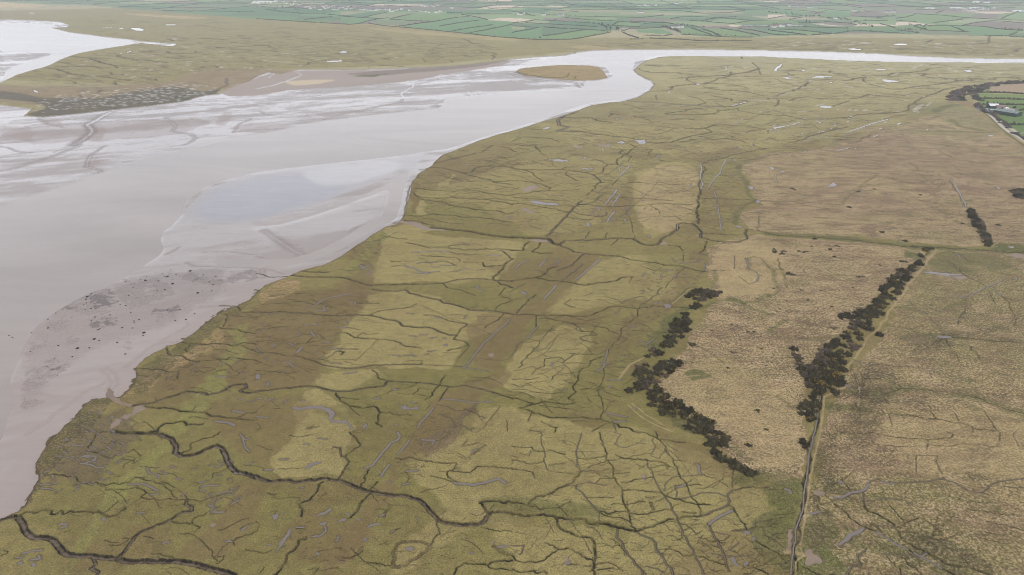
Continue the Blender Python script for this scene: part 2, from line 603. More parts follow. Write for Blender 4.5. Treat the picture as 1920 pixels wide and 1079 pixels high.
m 2.2 750,385;820,355;880,375
W 850,375;900,380;960,385;920,393;870,388
m 2 900,380;1020,380;1200,370;1320,350;1400,380;1440,410;1480,430;1600,455;1640,430;1700,380;1780,365;1925,345
c .9 1600,455;1680,480
m 1.6 400,545;480,520;540,500
d 2 1320,350;1280,270;1270,180
W 300,610;380,595;400,600;310,620
m 2.2 710,450;715,515
c 1.9 715,515;830,620;960,730;1180,900;1300,960;1500,1010;1700,1080
m 1.4 730,515;850,505;950,505;1100,550
d 1.6 1100,550;1200,580;1300,600
c 1.6 500,540;570,590;640,660;750,720;800,750
w 2 800,750;900,800;1050,880
c 2 1050,880;1150,935
w 2 1100,905;1150,935;1300,1020
c 1.8 1300,1020;1420,1080
c 1.2 950,720;1130,645
c .8 910,550;1030,685
w 1.6 1190,910;1150,935
m 1.6 1150,935;1060,920;960,910;900,920;850,910
g 5 850,900;900,890;970,880
c 1 890,930;930,980;990,1020;1000,1080
W 600,760;650,750;720,715;725,725;690,765;630,780;620,800;600,820;550,850;520,850;580,800
g 5 620,780;660,840
m 2.2 730,880;670,920;670,960;700,1000;620,1010;580,1080
M 275,890;315,875;400,950;425,970;360,985;300,1005;275,980
M 150,725;190,730;185,900;135,890;142,780
M 340,460;380,435;430,455;430,475;370,480
c .9 480,620;600,740
c 1 380,700;450,730;510,770
c 1.2 260,1010;350,1055;500,1070
c 1 0,870;80,920;130,935
c .8 0,665;110,640
d 1.4 0,430;140,440
w 3 130,430;165,440;170,460
c 1 1640,670;1925,745
c 1.2 970,920;1050,990;1150,1080
d 2 1740,0;1720,110
d 1.2 1860,0;1870,90;1925,140
d 2 1200,60;1190,130
c .7 1870,105;1925,105
c .6 820,105;1000,110;1200,100;1700,112
c .7 1100,175;1270,180
c .7 1450,930;1500,990
c .8 820,1030;860,1080
d 3 760,680;830,730;870,770
d 1.6 570,500;700,530
c .9 590,400;620,445
W 525,370;555,365;560,388;535,385
d 3 1170,650;1240,700;1300,800
c .7 1700,400;1918,420
c .6 1340,470;1500,520;1620,525
c .7 1500,580;1600,590;1925,630
c .7 1600,740;1780,780
c .6 1540,780;1800,840
c .7 1110,180;1110,300
c .6 870,250;960,255
d 1.4 760,420;800,445
g 3 800,480;860,490
g 6 1240,1020;1320,1060
g 4 1440,1040;1560,1075
d 2.2 1400,1000;1390,1070
g 5 70,320;130,325;190,355
T 480 270 4
b 1.8 1340,150;1440,120;1550,95;1650,70
b 3.4 1310,175;1400,180;1480,200;1540,215;1620,210;1640,185;1720,165;1820,165;1925,175
c 2 1530,215;1650,245;1750,265;1780,285;1900,275
c 1.5 1780,285;1925,308
c 2 1200,335;1300,345;1400,350;1490,355;1560,340;1650,350;1780,375;1925,388
c 2.2 1180,365;1225,400;1330,405;1500,405;1700,415;1800,430;1925,458
c 2.2 1240,415;1340,430;1420,440;1450,460;1560,475;1750,500;1925,518
c 2 1100,530;1230,545;1330,525;1450,535;1560,550;1650,548;1800,570;1925,588
c 1.1 1250,555;1400,585;1560,600
b 6 1320,625;1450,640;1600,655;1700,675;1800,690;1925,703
c 2 1110,572;1230,580;1330,610
M 1040,572;1110,572;1200,585;1300,625;1420,640;1420,655;1290,648;1180,615;1090,590;1000,595
c 1.3 950,690;1130,715
c 1.8 1130,740;1250,765;1430,775;1500,785;1660,795;1800,785;1925,797
c 1.3 1440,770;1490,760;1600,760
w 2.6 1170,815;1250,805;1330,800;1430,805;1460,812
c 1.2 1460,812;1540,825;1620,830
w 2.2 1210,895;1250,885;1350,888
w 2.4 1110,915;1190,935;1270,965;1370,958
w 2.2 1190,968;1300,974
w 2 1390,912;1495,910
w 2 1520,950;1560,940;1600,940
w 2.4 1740,837;1830,837
w 2 1550,740;1600,750
w 1.8 1760,872;1810,872
w 2 1310,920;1370,922
w 1.6 1560,832;1670,828
w 2 770,905;810,925;850,905
w 2 870,930;850,975;820,985
w 1.8 690,955;800,935;830,915
w 1.8 1460,958;1510,955
w 1.8 1660,945;1715,940
c 1.1 1010,878;1080,885
c 1.1 1020,918;1080,912
c 1.1 1240,838;1380,845;1500,855;1530,880
c 1.1 1560,885;1700,890
c 1.4 1350,885;1430,880;1500,910
c 1.6 1840,800;1880,830;1900,855;1925,862
c 1.8 1700,890;1710,920;1860,915
c 2.2 1925,862;1850,940;1780,1015
b 3 270,985;400,1000;500,1000;620,1000;700,1015;780,1040;840,1060;950,1055;1100,1050;1250,1050;1400,1045;1500,1020;1600,1010;1780,1020;1925,1028
c 2.2 340,955;400,960;500,965;550,960
c 2 1780,1018;1830,1050;1925,1080
c 1.4 1400,1045;1430,1075
w 2.4 1650,1060;1665,1080
c .9 1700,60;1780,10
c 1.5 1840,20;1890,30;1925,50
c .8 1810,98;1890,105
c .8 1710,120;1760,130
c .9 1640,335;1740,325
w 2.2 1885,545;1925,548
w 1 1210,205;1225,210
s 3 990,580;1070,570
s 2 1030,535;1090,530
s 2 1120,350;1180,350
s 2.4 1230,190;1320,185
s 9 60,640;120,680;200,740;280,790;350,825
s 2 180,705;240,710
s 2 240,745;310,750
s 2 280,780;340,780
s 2 0,830;60,845;140,862
s 4 740,660;745,620;800,600
s 2 700,650;740,620;870,570
s 3 590,800;680,770
s 2.6 200,965;80,930
s 5 50,990;40,930
c 1.2 0,960;100,990;270,990
T 960 270 4
b 2.8 0,180;80,195;200,195;370,195;450,200;560,215;620,240;665,285
c 1.8 665,285;600,350;560,385
c 1.2 0,160;80,155;180,145;160,132
c 1.5 100,200;160,225;180,245;230,275
c 1.5 410,205;400,225;450,255;490,275
c 1.1 370,195;410,170
c 2 600,230;650,225;720,155
c 1.2 720,155;640,120
c 2.2 720,155;790,155;860,75;930,20;890,5
c 1.3 800,75;830,45;1050,40;1020,80
c 2 0,275;100,280;220,300;290,330;270,350
c 1.1 0,380;100,375;230,350;300,350;370,355;500,345
c 1.3 0,400;120,410;250,415;430,430
c 1.3 0,450;100,450;200,470;300,485;400,510;450,505;560,535;680,545;710,510
b 3.4 255,690;330,620;400,550;440,500;490,460;520,430
c 1.6 500,455;560,450;620,430;700,380
c 1.4 500,455;700,470;850,465;960,465;1130,450;1350,455
c 1.9 415,550;500,560;540,570;600,565
b 6 0,695;100,705;200,705;270,710;300,740;350,755
b 4 350,755;400,725;520,720;680,715;800,705;900,710;950,740;1020,760;1090,755;1110,735;1130,705;1200,670;1240,640;1240,605;1280,590;1360,600;1400,640;1415,695
b 3.4 1415,700;1480,720;1600,735;1700,735;1765,710;1745,670;1760,640;1840,645;1925,670
w 1.4 1240,640;1245,605
b 3 350,755;430,790;460,810;560,825;700,835;820,845
c 2 820,845;900,870;1000,885;1080,890;1140,910;1230,915;1290,920;1430,960
b 2.2 540,825;490,870;450,910;380,935;340,950
c 2 340,920;270,935;240,980;180,1000;100,1010;0,1025
c 2.2 180,1000;280,1025;450,1040;600,1050;700,1040;780,1025;810,1005;840,1000;900,995
c 2.2 130,735;70,800;0,800
c 1.8 210,740;150,810;300,820
c 1.3 580,655;550,705
c 1.3 715,665;700,705
c 1.6 800,710;740,760
w 2 1417,155;1415,250;1412,340
c 3 1412,340;1405,450;1400,560;1395,595
c 2.4 1417,155;1415,250;1412,340
c 1.5 1425,150;1600,105;1800,55;1900,35
c 1.6 1420,410;1500,410;1700,415;1830,430
c 1.2 1360,375;1430,375
w .8 1610,120;1560,220;1465,345
w 1 1520,360;1545,480;1560,560;1570,655
c 1.3 1810,0;1870,35;1925,33
c 1.8 1460,730;1440,790;1410,820
c 1.3 1170,760;1260,770;1280,800
c 1.2 1420,665;1530,675;1700,690
M 1100,735;1150,728;1180,750;1120,752
M 1370,680;1470,686;1380,690
W 1010,685;1040,690;1030,702
M 130,722;200,702;290,710;310,738;200,735
M 70,345;110,320;150,310;205,315;160,345;110,360
M 60,485;100,478;180,510;140,522
W 130,430;170,425;250,440;360,450;340,460;240,455;160,445
W 300,120;350,115;430,125;400,132;330,132
W 275,118;295,112;290,125
W 510,180;590,185;635,170;600,190;530,188
w 1.6 500,115;545,100;575,105
w 1.4 540,95;560,120
w 2 300,385;390,392
w 1.6 440,296;520,298
w 1.4 260,230;320,233
M 440,20;500,15;550,28;490,35
M 610,0;740,0;740,25;660,15
w 2.4 670,30;690,50
w 2.2 500,248;530,252
w 2.2 880,160;865,190
w 2 860,190;830,225;800,250
w 1.6 825,165;790,215
w 2 785,340;740,400;690,455
w 2.6 770,510;740,545;715,585
w 1.6 810,370;800,390;780,420;750,465
w 1.4 750,420;790,425
w 2.2 665,865;560,950;475,1020
w 2 260,865;205,920
w 1.6 120,870;60,900;20,940
w 1.6 330,860;355,880;345,895;300,905
w 1.2 475,945;440,970
w 1.2 410,1000;380,1015
w 3.4 330,1060;310,1080
c 1 530,905;380,1020
W 560,600;580,580;580,605;590,618;560,612
w 1.6 545,690;545,710
w 1.6 505,610;525,612
w 1.6 510,770;530,772
w 1.4 525,490;570,490
w 1.6 600,520;640,535
w 1.4 650,480;660,500
w 1.4 590,485;640,480
w 1.4 860,905;880,908
w 2 975,990;995,970
w 2.2 1120,975;1122,1005
w 1.4 1150,960;1200,940
w 1.4 1215,1000;1240,975
w 2 1255,893;1315,897
w 1.2 1330,890;1380,890;1420,870;1400,855
w 1.2 1445,900;1440,950
w 1.2 1200,860;1215,880
w 1.2 1360,825;1380,828
w 1.4 1420,825;1460,840
w 1.2 1185,20;1230,12;1270,30
w 1 1270,20;1320,45
w 1.2 930,100;960,100
w 1 1080,100;1110,85
w .9 1640,15;1700,40;1690,15
w .9 1730,20;1800,40
w 1.6 1670,115;1672,130
w 1 1300,315;1380,318
w 1 1340,300;1342,320
w .9 1295,455;1350,458
w .9 1300,480;1330,490
W 1770,320;1810,325;1800,342;1780,335
M 1780,330;1820,332;1810,345
W 1830,425;1860,425;1860,440;1830,438
w 2 1845,450;1880,455
W 1675,620;1740,620;1720,628
c .8 870,290;1000,295;1150,310
c 1.2 820,400;950,410;1040,410;1200,425
c 1.2 670,290;750,295
c 1.2 750,310;800,260
c .8 1430,960;1530,945
c .8 870,130;900,90
c .8 1100,120;1200,135
g 6 1925,85;1840,100;1760,130;1710,165;1700,220;1725,260;1760,300
g 5 1760,300;1770,370;1840,430;1760,450;1700,500;1680,600
g 4 1765,860;1780,900;1770,940
w 1.2 1760,860;1770,930;1830,960;1850,1000;1840,1030;1790,1045
g 4 1520,960;1515,1080
c .8 1520,955;1600,948
g 2.5 1750,858;1820,845;1870,860;1925,920
c .8 1040,460;1080,490
c .8 1110,530;1100,500;1080,480
c .9 1110,540;1230,545;1270,570
c .8 1290,525;1380,530
c .7 870,480;890,580;910,670
c .8 920,690;920,720
c .9 1200,1000;1350,1000
c .8 960,910;1060,950;1200,945
c .9 900,1000;880,1040
c .8 1300,925;1150,1080
c .8 1290,830;1280,880
c .8 500,740;560,735
c 1 130,610;220,640
c .9 100,560;190,570
c .8 0,340;50,330
c 1 30,60;0,50
c 1.6 30,5;100,15;180,10;210,60
c .8 1150,350;1200,370
c .8 1670,840;1665,940
g 2 1840,640;1850,600;1850,540
d 1.4 1840,640;1850,600;1850,540
c .7 1700,990;1790,1060
T 1440 270 4
g 11 0,670;200,690;400,700;560,710;700,725;900,750;1200,772;1500,790;1700,800;1925,812
c 2.2 0,672;200,690;400,700;560,710;700,725;900,748;1200,768;1500,788;1700,800;1925,808
d 4 1230,780;1150,880;1060,980;990,1070
w 1.8 1225,775;1190,805
w 1.8 1165,835;1130,875;1100,920
w 1.6 1100,920;1050,985
t 2.6 1262,795;1230,840;1200,870;1170,920;1140,960
t 3 1140,960;1090,1010;1040,1075
t 2 1262,795;1330,800;1420,805;1550,820
w 1.8 1410,820;1440,850
w 1.8 1460,862;1480,880
c .9 1340,800;1500,880;1560,890
w 1.5 1730,855;1820,880;1925,888
w .9 1560,890;1700,918;1860,915;1925,925
W 1165,960;1230,958;1310,972;1460,978;1440,984;1350,984;1400,1010;1310,985;1220,975
M 1340,990;1440,985;1500,1010;1430,1020
w .9 1330,885;1480,990
c .9 1340,880;1500,1000;1640,1070
w 1.2 1620,1078;1700,1050;1760,1015;1870,1015
w 1 1870,1000;1860,1030
g 3 820,225;760,270;700,310;680,350;620,375;570,430;565,455
g 3 1060,140;1110,170;1125,200;1090,210
g 3 1140,230;1190,270
g 2.4 1230,280;1240,300;1290,320;1260,340
g 3.4 1200,30;1280,45;1310,70;1390,105
g 2.4 0,430;180,430;280,465;420,485;540,495
d 1 0,435;180,430;280,465;420,485;540,495
d 1.2 400,510;500,560;550,600;700,630
w 1 1370,260;1440,370;1490,480
w 2 1510,500;1535,545
c .7 1370,260;1440,370;1490,480
W 12,172;50,180;45,190;25,190
W 75,206;130,205;125,212
w 1 60,225;70,290
W 440,320;490,290;520,305;490,320
w 1.6 50,60;120,65
W 1705,320;1740,330;1735,340
W 1690,765;1730,765;1715,773
W 1800,768;1845,770;1840,782;1810,778
M 1800,840;1860,815;1925,830;1925,862;1850,855
w 2 520,52;610,30
W 645,32;670,35;655,40
W 150,82;170,80;165,92
g 2 1640,300;1700,330;1760,340;1850,330
d 1 1190,395;1330,415;1380,455;1520,455;1600,430
d .9 1250,485;1400,520;1500,555;1500,600
g 2 1650,625;1730,605;1850,610;1925,625
d 1 720,660;840,740
g 2 980,740;985,700;1150,690
W 975,740;1000,738;1010,747
d 1.4 880,860;1000,880;1100,920
d .8 0,780;180,830;480,850
g 3 0,920;40,950;40,1010;70,1075
c .8 80,860;100,940;40,950
g 2 110,940;140,1075
w 1 270,940;280,970
g 2 640,60;700,75
w .9 190,680;300,685
w .9 450,695;590,702
w 1.4 590,702;680,712
d .8 490,225;495,250
g 1.4 1500,120;1545,165
d .8 1650,360;1530,345
T 1440 0 4
W 45,535;60,505;105,478;112,480;75,515;65,533
W 305,573;340,578;400,569;480,576;400,582;330,580
W 105,582;160,584;200,591;150,592
W 848,598;900,600;950,606;980,613;900,619;870,607
w 3 995,592;1070,606
W 590,369;640,365;700,372;640,376
w 3 690,329;740,323;780,330
W 940,335;1010,328;1050,337;980,340
w 3 1110,313;1160,315
W 1472,532;1510,527;1540,535;1500,540
w 3.5 1480,494;1530,498
W 800,517;850,519;900,526;840,526
w 3 680,532;790,543
w 4 1078,514;1110,500
w 2.4 1110,500;1160,485
w 4 530,460;590,462
w 2.4 590,462;630,463
w 3 660,466;715,470
w 3 410,494;480,500
W 380,802;400,795;430,795;490,803;470,811;410,808
w 2 360,795;425,778
W 965,932;990,922;1005,925;985,934
w 3 365,857;410,856
w 3 230,837;290,836
W 1640,1012;1695,1015;1665,1022
w 3 1722,548;1752,545
w 3 1085,570;1118,570
W 455,617;485,618;475,625
w 4 1868,477;1925,478
w 2 1190,975;1200,968
w 1.6 1200,980;1250,987
w 2 1085,830;1120,802;1165,785
w 2 1095,840;1150,805
w 2.6 1185,798;1225,770
w 2 15,975;100,955;200,930;270,915
w 1.8 590,995;650,975;750,940;900,895
w 1.6 830,970;860,962
w 1.4 790,1030;830,1012
w 2 40,940;80,935
w 2 30,960;120,945
w 1.6 110,920;170,935
w 2.4 260,880;310,885
w 1.2 720,828;740,828
w 1.2 495,885;502,890
w 2 570,650;650,658
w 1.6 850,890;900,884
w 2 1150,855;1180,858
w 2 390,338;1000,339
w 1.8 1255,333;1300,324
w 2 1295,362;1315,361
w 1.6 1400,390;1425,395
w 2.4 1620,297;1640,298
w 2.6 1555,523;1572,522
w 2 1630,546;1660,547
w 2 1465,566;1485,567
w 1.6 1355,595;1385,598
w 1.6 1450,632;1475,633
w 2.6 60,635;100,638
W 240,530;280,525;270,537
b 5 0,745;60,722;100,705;180,685;250,655;310,610
w 3 20,735;60,722
w 2.4 80,720;180,685
w 2.6 250,662;268,648
w 2 310,615;320,603
c 2 315,600;500,600;600,605;640,590;700,580
c 1.8 720,565;710,570;735,580;710,595;720,612;800,640;920,670
c 1.5 920,670;1000,670;1100,650;1300,630;1420,610;1410,595;1340,588;1200,580;1150,570;1190,555;1100,548;1040,545
c 1.6 730,570;900,570;930,550;1040,545;1160,535;1220,515
c 1.6 160,755;300,725;400,740;600,745;680,735;750,705;850,720;1000,735;1100,745
c 1.5 0,860;150,870;270,895;400,895;600,880;780,850;1000,840
c 1.5 1000,840;1100,770;1200,715;1400,655
c 1.4 1000,840;850,850
c 1.2 480,800;610,758
c 1.2 480,530;460,545;600,565
c 1.4 100,540;200,580;320,602
c 1.2 50,590;120,620;220,645
c 1.4 45,800;80,765;60,740
c 1.3 150,1075;350,1010;450,985;600,950
c 1 600,1080;730,1030;770,1010
c 1 270,930;350,945;380,965
c 1 600,880;750,905
c 1.6 1420,610;1540,605;1500,585;1640,600;1690,598;1710,585;1860,580;1925,610
c 1.4 1860,390;1850,375;1900,360
c 1.2 0,1030;80,1060
c 1.2 430,1020;640,1035
c .9 0,980;0,1000
g 1.6 1200,850;1440,850
g 14 1260,840;1330,800;1460,790
g 10 1380,900;1440,950;1600,980
g 6 1000,970;1200,990;1500,990;1720,1000
t 2.5 1530,800;1620,850;1700,930;1800,1010;1925,1078
t 4 1650,860;1720,930;1790,985;1850,1020;1925,1068
W 1825,0;1826,0;1826,1
c 1 1660,230;1650,320
c 1.4 1230,300;1170,330
T 960 0 4
c 2 1000,490;1060,492;1120,490
c 1.8 940,510;970,530;1050,545;1250,545;1420,570
b 3 1180,655;1250,642;1330,635;1390,632;1330,610;1310,590;1330,578;1480,572;1640,562;1780,540;1850,515;1800,470
c 2 1390,632;1440,630;1520,605;1540,590;1640,565
s 10 1040,685;1110,682;1180,677;1195,655
m 8 1040,686;1180,677;1200,655
m 9 850,755;1000,765;1150,773;1250,785;1450,797;1600,803
w 4 1100,768;1250,780;1450,795;1590,804
b 7 1600,803;1680,790;1780,752
w 5 1640,797;1700,783;1760,765
w 2.4 1780,752;1925,758
m 9 385,870;345,910;350,940;420,955;340,985
b 3 370,985;500,985;650,1010;850,1030;960,1055
b 2.6 1010,1070;1180,1072;1350,1020;1500,990;1450,965;1530,935
c 1.5 1530,935;1740,945;1860,965
c 1.8 360,880;500,885;600,885;640,905;750,920
c 1.8 725,875;740,850;800,860
c 1.6 910,870;1000,895;1050,915;1100,915
c 2 1160,862;1150,855;1220,860;1360,862;1500,855;1550,840;1540,830;1690,815;1700,830;1800,850;1925,862
c 1.5 1155,852;1300,835;1330,820;1420,815
c 1.4 1300,965;1450,965
c 1.8 1410,1025;1500,1045;1650,1045;1760,1075
c 1.5 1430,650;1600,680;1750,685;1900,720
c 1.6 1440,632;1500,625;1620,630;1760,660
w 2 460,1028;530,1040;580,1055
w 2 530,1060;555,1072
W 785,1068;830,1062;850,1070;820,1080
W 220,968;250,958;290,953;270,965
w 2 760,895;830,883
w 3 985,930;1025,932
w 2 1665,927;1700,918;1708,910
W 920,1052;1000,1052;1010,1075;950,1078
W 1590,522;1620,520;1610,530
w 4 1600,500;1620,520
w 4 1640,500;1662,502
w 4 1760,470;1785,472
w 2 1745,507;1765,505
w 3 1180,700;1185,680
w 2 1745,618;1790,617
w 2 1750,975;1780,975
W 1375,630;1410,632;1400,638
c 1.4 1320,720;1400,740;1450,775;1400,785
c 1.4 1500,720;1650,745;1650,760
c 1.2 1520,770;1580,800
w 3 1250,735;1290,740
c 1.2 1080,715;1085,745
c 1.4 380,880;440,860;490,840
c 1 840,780;980,820
c 1.2 470,400;474,385
c 2 30,540;200,575;370,585;430,545
c 2 470,590;480,570
s 20 0,555;200,600;400,605;500,620;530,650
w 4 500,615;530,645;420,660
c 1.4 610,340;740,355
w 4 880,342;920,345
w 5 520,341;580,342
c 2 1720,425;1725,440
c 1.2 1850,520;1865,560
c 1.2 1640,540;1640,560
c 1.2 1700,1000;1650,1000
c 1.2 1760,995;1830,975;1900,970
c 1 40,1030;120,1028;300,1040;350,1065
c 1.6 0,1060;30,1050;60,1040
T 0 0 4
c 4 535,420;600,430;680,440;720,455
c 2.4 720,455;800,480;870,495;885,512
c 3 340,510;420,518;450,528
c 2.4 450,528;520,555;650,570;800,580
c 1.6 800,580;1000,610
c 3.4 875,410;880,425;950,438;1030,450
c 1.8 1030,450;1250,467
w 7 890,402;960,395;985,382
c 3.6 1250,385;1275,400
c 1.8 1275,400;1430,402;1480,385
c 1.6 1330,420;1440,435
c 2.4 1250,290;1290,308;1400,300
c 1.6 500,498;700,500;770,520
c 2.6 1530,355;1610,350;1640,358
c 2 1640,358;1760,355;1918,345
c 2.4 1450,520;1520,510;1540,500
c 2.6 1620,500;1635,510
c 2 330,570;150,575
w 9 400,208;700,207;1000,216
W 980,215;1040,213;1080,222;1070,230;1020,228
w 4 1000,318;1150,324;1300,328
W 1240,340;1300,328;1325,335;1300,346;1260,348
w 6 1155,357;1260,345
M 585,483;640,480;650,487;600,489
M 1150,478;1200,472;1230,478;1200,486
M 1080,420;1150,415;1200,420;1100,426
W 1235,186;1325,187;1260,192
W 200,97;270,98;240,103
w 6 1565,178;1620,178
w 5 1855,374;1915,372
w 4 1400,462;1445,463
w 4 1375,353;1410,357
w 5 1280,290;1350,297
w 4 1500,470;1530,470
w 5 1530,356;1615,352
W 250,680;265,680;285,692;270,694
c 2 735,695;750,680;800,672
c 1.6 600,715;620,730
s 12 0,690;60,715;110,725
s 8 1410,580;1420,600
m 8 1705,585;1700,600;1690,615;1710,635;1640,670;1610,690
s 16 830,835;740,880;660,930;690,985;620,1040;540,1080
w 9 830,835;740,885;650,930
s 12 650,930;690,980;620,1040;560,1080
s 7 1240,875;1310,930;1290,980;1360,995;1420,1000;1470,1030;1430,1060;1380,1080
s 6 1880,890;1800,920;1770,950;1750,990
s 6 290,885;350,925;470,950
s 3 180,940;220,955
s 4 1750,985;1918,975
c 1.6 1450,700;1300,740;1420,745
c 2 1700,300;1560,290;1480,290
c 1.4 1100,455;1130,452
c 1.4 830,545;840,560
c 1.6 1165,590;1175,605
c 1.6 860,610;870,635
c 1.6 550,615;570,630
T 0 270 4
s 9 600,0;480,50;400,85;200,150;0,195
s 5 0,15;60,22;120,50;240,60
s 6 790,5;720,50;680,80;655,140;650,165;740,185;755,210
s 3 580,0;440,40;400,60
s 4 1270,15;1400,0
s 2.4 930,110;1050,95
s 4 1250,820;1340,770
s 3 1400,880;1450,910;1700,915;1918,920
s 2 1520,805;1700,800;1918,820
s 2.4 920,1000;970,1030
T 480 0 4
w 6 110,540;140,548;95,580
w 5 270,528;335,550;300,580
w 14 320,570;180,620;0,665
W 525,463;560,460;600,459;640,452;652,459;600,467;550,467
W 585,391;660,387;715,390;660,394
w 4 400,398;440,402
w 4 195,402;240,403
w 4 110,465;270,467
w 4 115,430;145,432
c 2.4 350,500;390,485;400,468;500,455
c 1.8 500,455;700,460
c 2.4 0,345;90,345;150,365
c 3 1680,380;1700,390;1750,392;1800,410;1770,415
b 6 1770,415;1790,430;1770,445
c 2 1560,290;1640,330;1680,325
c 1.8 1400,330;1300,380
c 2 930,490;1100,500
c 1.6 1250,440;1275,465
c 1.8 1460,455;1480,470
c 1.6 960,440;1000,445
s 7 1030,775;1090,765;1100,740
s 5 510,890;560,875;620,860;760,830;900,800;1030,775
s 4 0,968;90,965;200,958
s 3 1400,745;1350,780;1370,810
s 3 1570,715;1700,700;1900,690
s 5 30,830;60,850;120,860
s 3 1780,540;1820,530
w 7 1100,735;1090,700;1200,620;1400,550
w 6 1780,540;1850,525;1918,500
c 1.2 850,500;840,510
c 1 1190,600;1190,600
"""
# ---------------------------------------------------------------- ground lattice (finer near the eye, coarse to the horizon)
def axis(*parts): return np.unique(np.concatenate([np.arange(a, b, s) for a, b, s in parts]))
PX = axis((-3200, -800, 100), (-800, -160, 12), (-160, 2081, 1.0), (2084, 2720, 12), (2720, 5121, 100))
PY = axis((-42, -12, 2.0), (-12, 40, .8), (40, 1161, 1.0), (1165, 1300, 6), (1300, 2600, 60))
NX, NY = len(PX), len(PY)
PXg = np.broadcast_to(PX[None, :], (NY, NX))
X, Y = ground(PX[None, :], PY[:, None] + 0*PX[None, :]); X = X.astype(np.float32); Y = Y.astype(np.float32)
den = SP + (PY-539.5)/F_PX*CP; TT = H_CAM/den                     # view depth factor of each row
DXM = (TT/F_PX).astype(np.float32)                                 # metres per px across
DYM = np.abs(np.gradient(Y[:, 0])/np.gradient(PY)).astype(np.float32)   # metres per px in depth
Z = np.zeros((NY, NX), np.float32)
COL = np.zeros((NY, NX, 3), np.float32)
MIX = np.zeros((NY, NX, 4), np.float32)       # tussock, wetness, grain, dark fleck
rng = np.random.default_rng(7); random.seed(11)

def vnoise(x, y, seed):
    xi = np.floor(x); yi = np.floor(y); fx = (x-xi); fy = (y-yi)
    fx = fx*fx*(3-2*fx); fy = fy*fy*(3-2*fy); xi = xi.astype(np.int64); yi = yi.astype(np.int64)
    def h(a, b):
        n = (a*374761393 + b*668265263 + seed*1274126177) & 0xffffffff
        n = ((n ^ (n >> 13))*1103515245) & 0xffffffff
        return ((n ^ (n >> 16)) & 0xffff).astype(np.float32)/65535.0
    a, b, c, d = h(xi, yi), h(xi+1, yi), h(xi, yi+1), h(xi+1, yi+1)
    return (a+(b-a)*fx)*(1-fy) + (c+(d-c)*fx)*fy
def fbm(s, seed, octv=3, sx=1.0, X_=None, Y_=None):
    x = (X if X_ is None else X_)/(s*sx); y = (Y if Y_ is None else Y_)/s
    o = 0; a = 1; t = 0
    for k in range(octv):
        o = o + a*vnoise(x, y, seed+k*17); t += a; a *= .55; x = x*2.03+11.3; y = y*2.03+5.7
    return (o/t).astype(np.float32)
N3, N12, N40, N150 = fbm(3, 1), fbm(12, 2), fbm(40, 3, 4), fbm(160, 4, 4, 1.5)
N600 = fbm(600, 5, 2, 1.6)

def mslope(py):                                    # metres per px in depth at a picture row
    d = SP + (py-539.5)/F_PX*CP
    return H_CAM/d/F_PX, H_CAM/(F_PX*d*d)
def crinkle(P, rough, step=2.4, closed=False, seed=0):
    """fractal wiggle of a surveyed line; amplitude in metres grows with the segment length"""
    r = random.Random(seed*7919+len(P)*31+int(P[0][0]*13))
    P = list(P) + ([P[0]] if closed else [])
    out = [P[0]]
    def rec(a, b, d):
        L_ = math.hypot(b[0]-a[0], b[1]-a[1])
        if L_ < step or d > 7: out.append(b); return
        mx_, my_ = (a[0]+b[0])/2, (a[1]+b[1])/2
        sx, sy = mslope(my_)
        wl = math.hypot((b[0]-a[0])*sx, (b[1]-a[1])*sy)
        amp = rough*min(wl, 60)**.85*1.5
        m = (mx_ + r.gauss(0, 1)*amp/sx*.55, my_ + r.gauss(0, 1)*amp/sy*.55)
        rec(a, m, d+1); rec(m, b, d+1)
    for a, b in zip(P[:-1], P[1:]): rec(a, b, 0)
    return out[:-1] if closed else out

def box(py0, py1, px0, px1):
    return (max(0, np.searchsorted(PY, py0)), min(NY, np.searchsorted(PY, py1)+1),
            max(0, np.searchsorted(PX, px0)), min(NX, np.searchsorted(PX, px1)+1))
def seg_iter(P, reach):
    """for each segment: slices of the lattice near it, world distance and the across-line px footprint"""
    for (ax, ay), (bx, by) in zip(P[:-1], P[1:]):
        my_ = max(min(ay, by), -40); sx, sy = mslope(my_)
        r_ = reach
        rx, ry = r_/sx+1.5, r_/sy+1.5
        sx2, sy2 = mslope(max(ay, by)); rx = max(rx, r_/sx2+1.5); ry = max(ry, r_/sy2+1.5)
        j0, j1, i0, i1 = box(min(ay, by)-ry, max(ay, by)+ry, min(ax, bx)-rx, max(ax, bx)+rx)
        if j1 <= j0 or i1 <= i0: continue
        A = ground(ax, ay); B = ground(bx, by)
        x = X[j0:j1, i0:i1]; y = Y[j0:j1, i0:i1]
        vx, vy = B[0]-A[0], B[1]-A[1]; l2 = vx*vx+vy*vy+1e-6
        t = np.clip(((x-A[0])*vx + (y-A[1])*vy)/l2, 0, 1)
        d = np.hypot(x-A[0]-t*vx, y-A[1]-t*vy)
        l = math.sqrt(l2); ps = abs(vy/l)*sx + abs(vx/l)*sy + 1e-4
        yield (slice(j0, j1), slice(i0, i1)), d, ps
N1 = fbm(1.3, 8, 2)
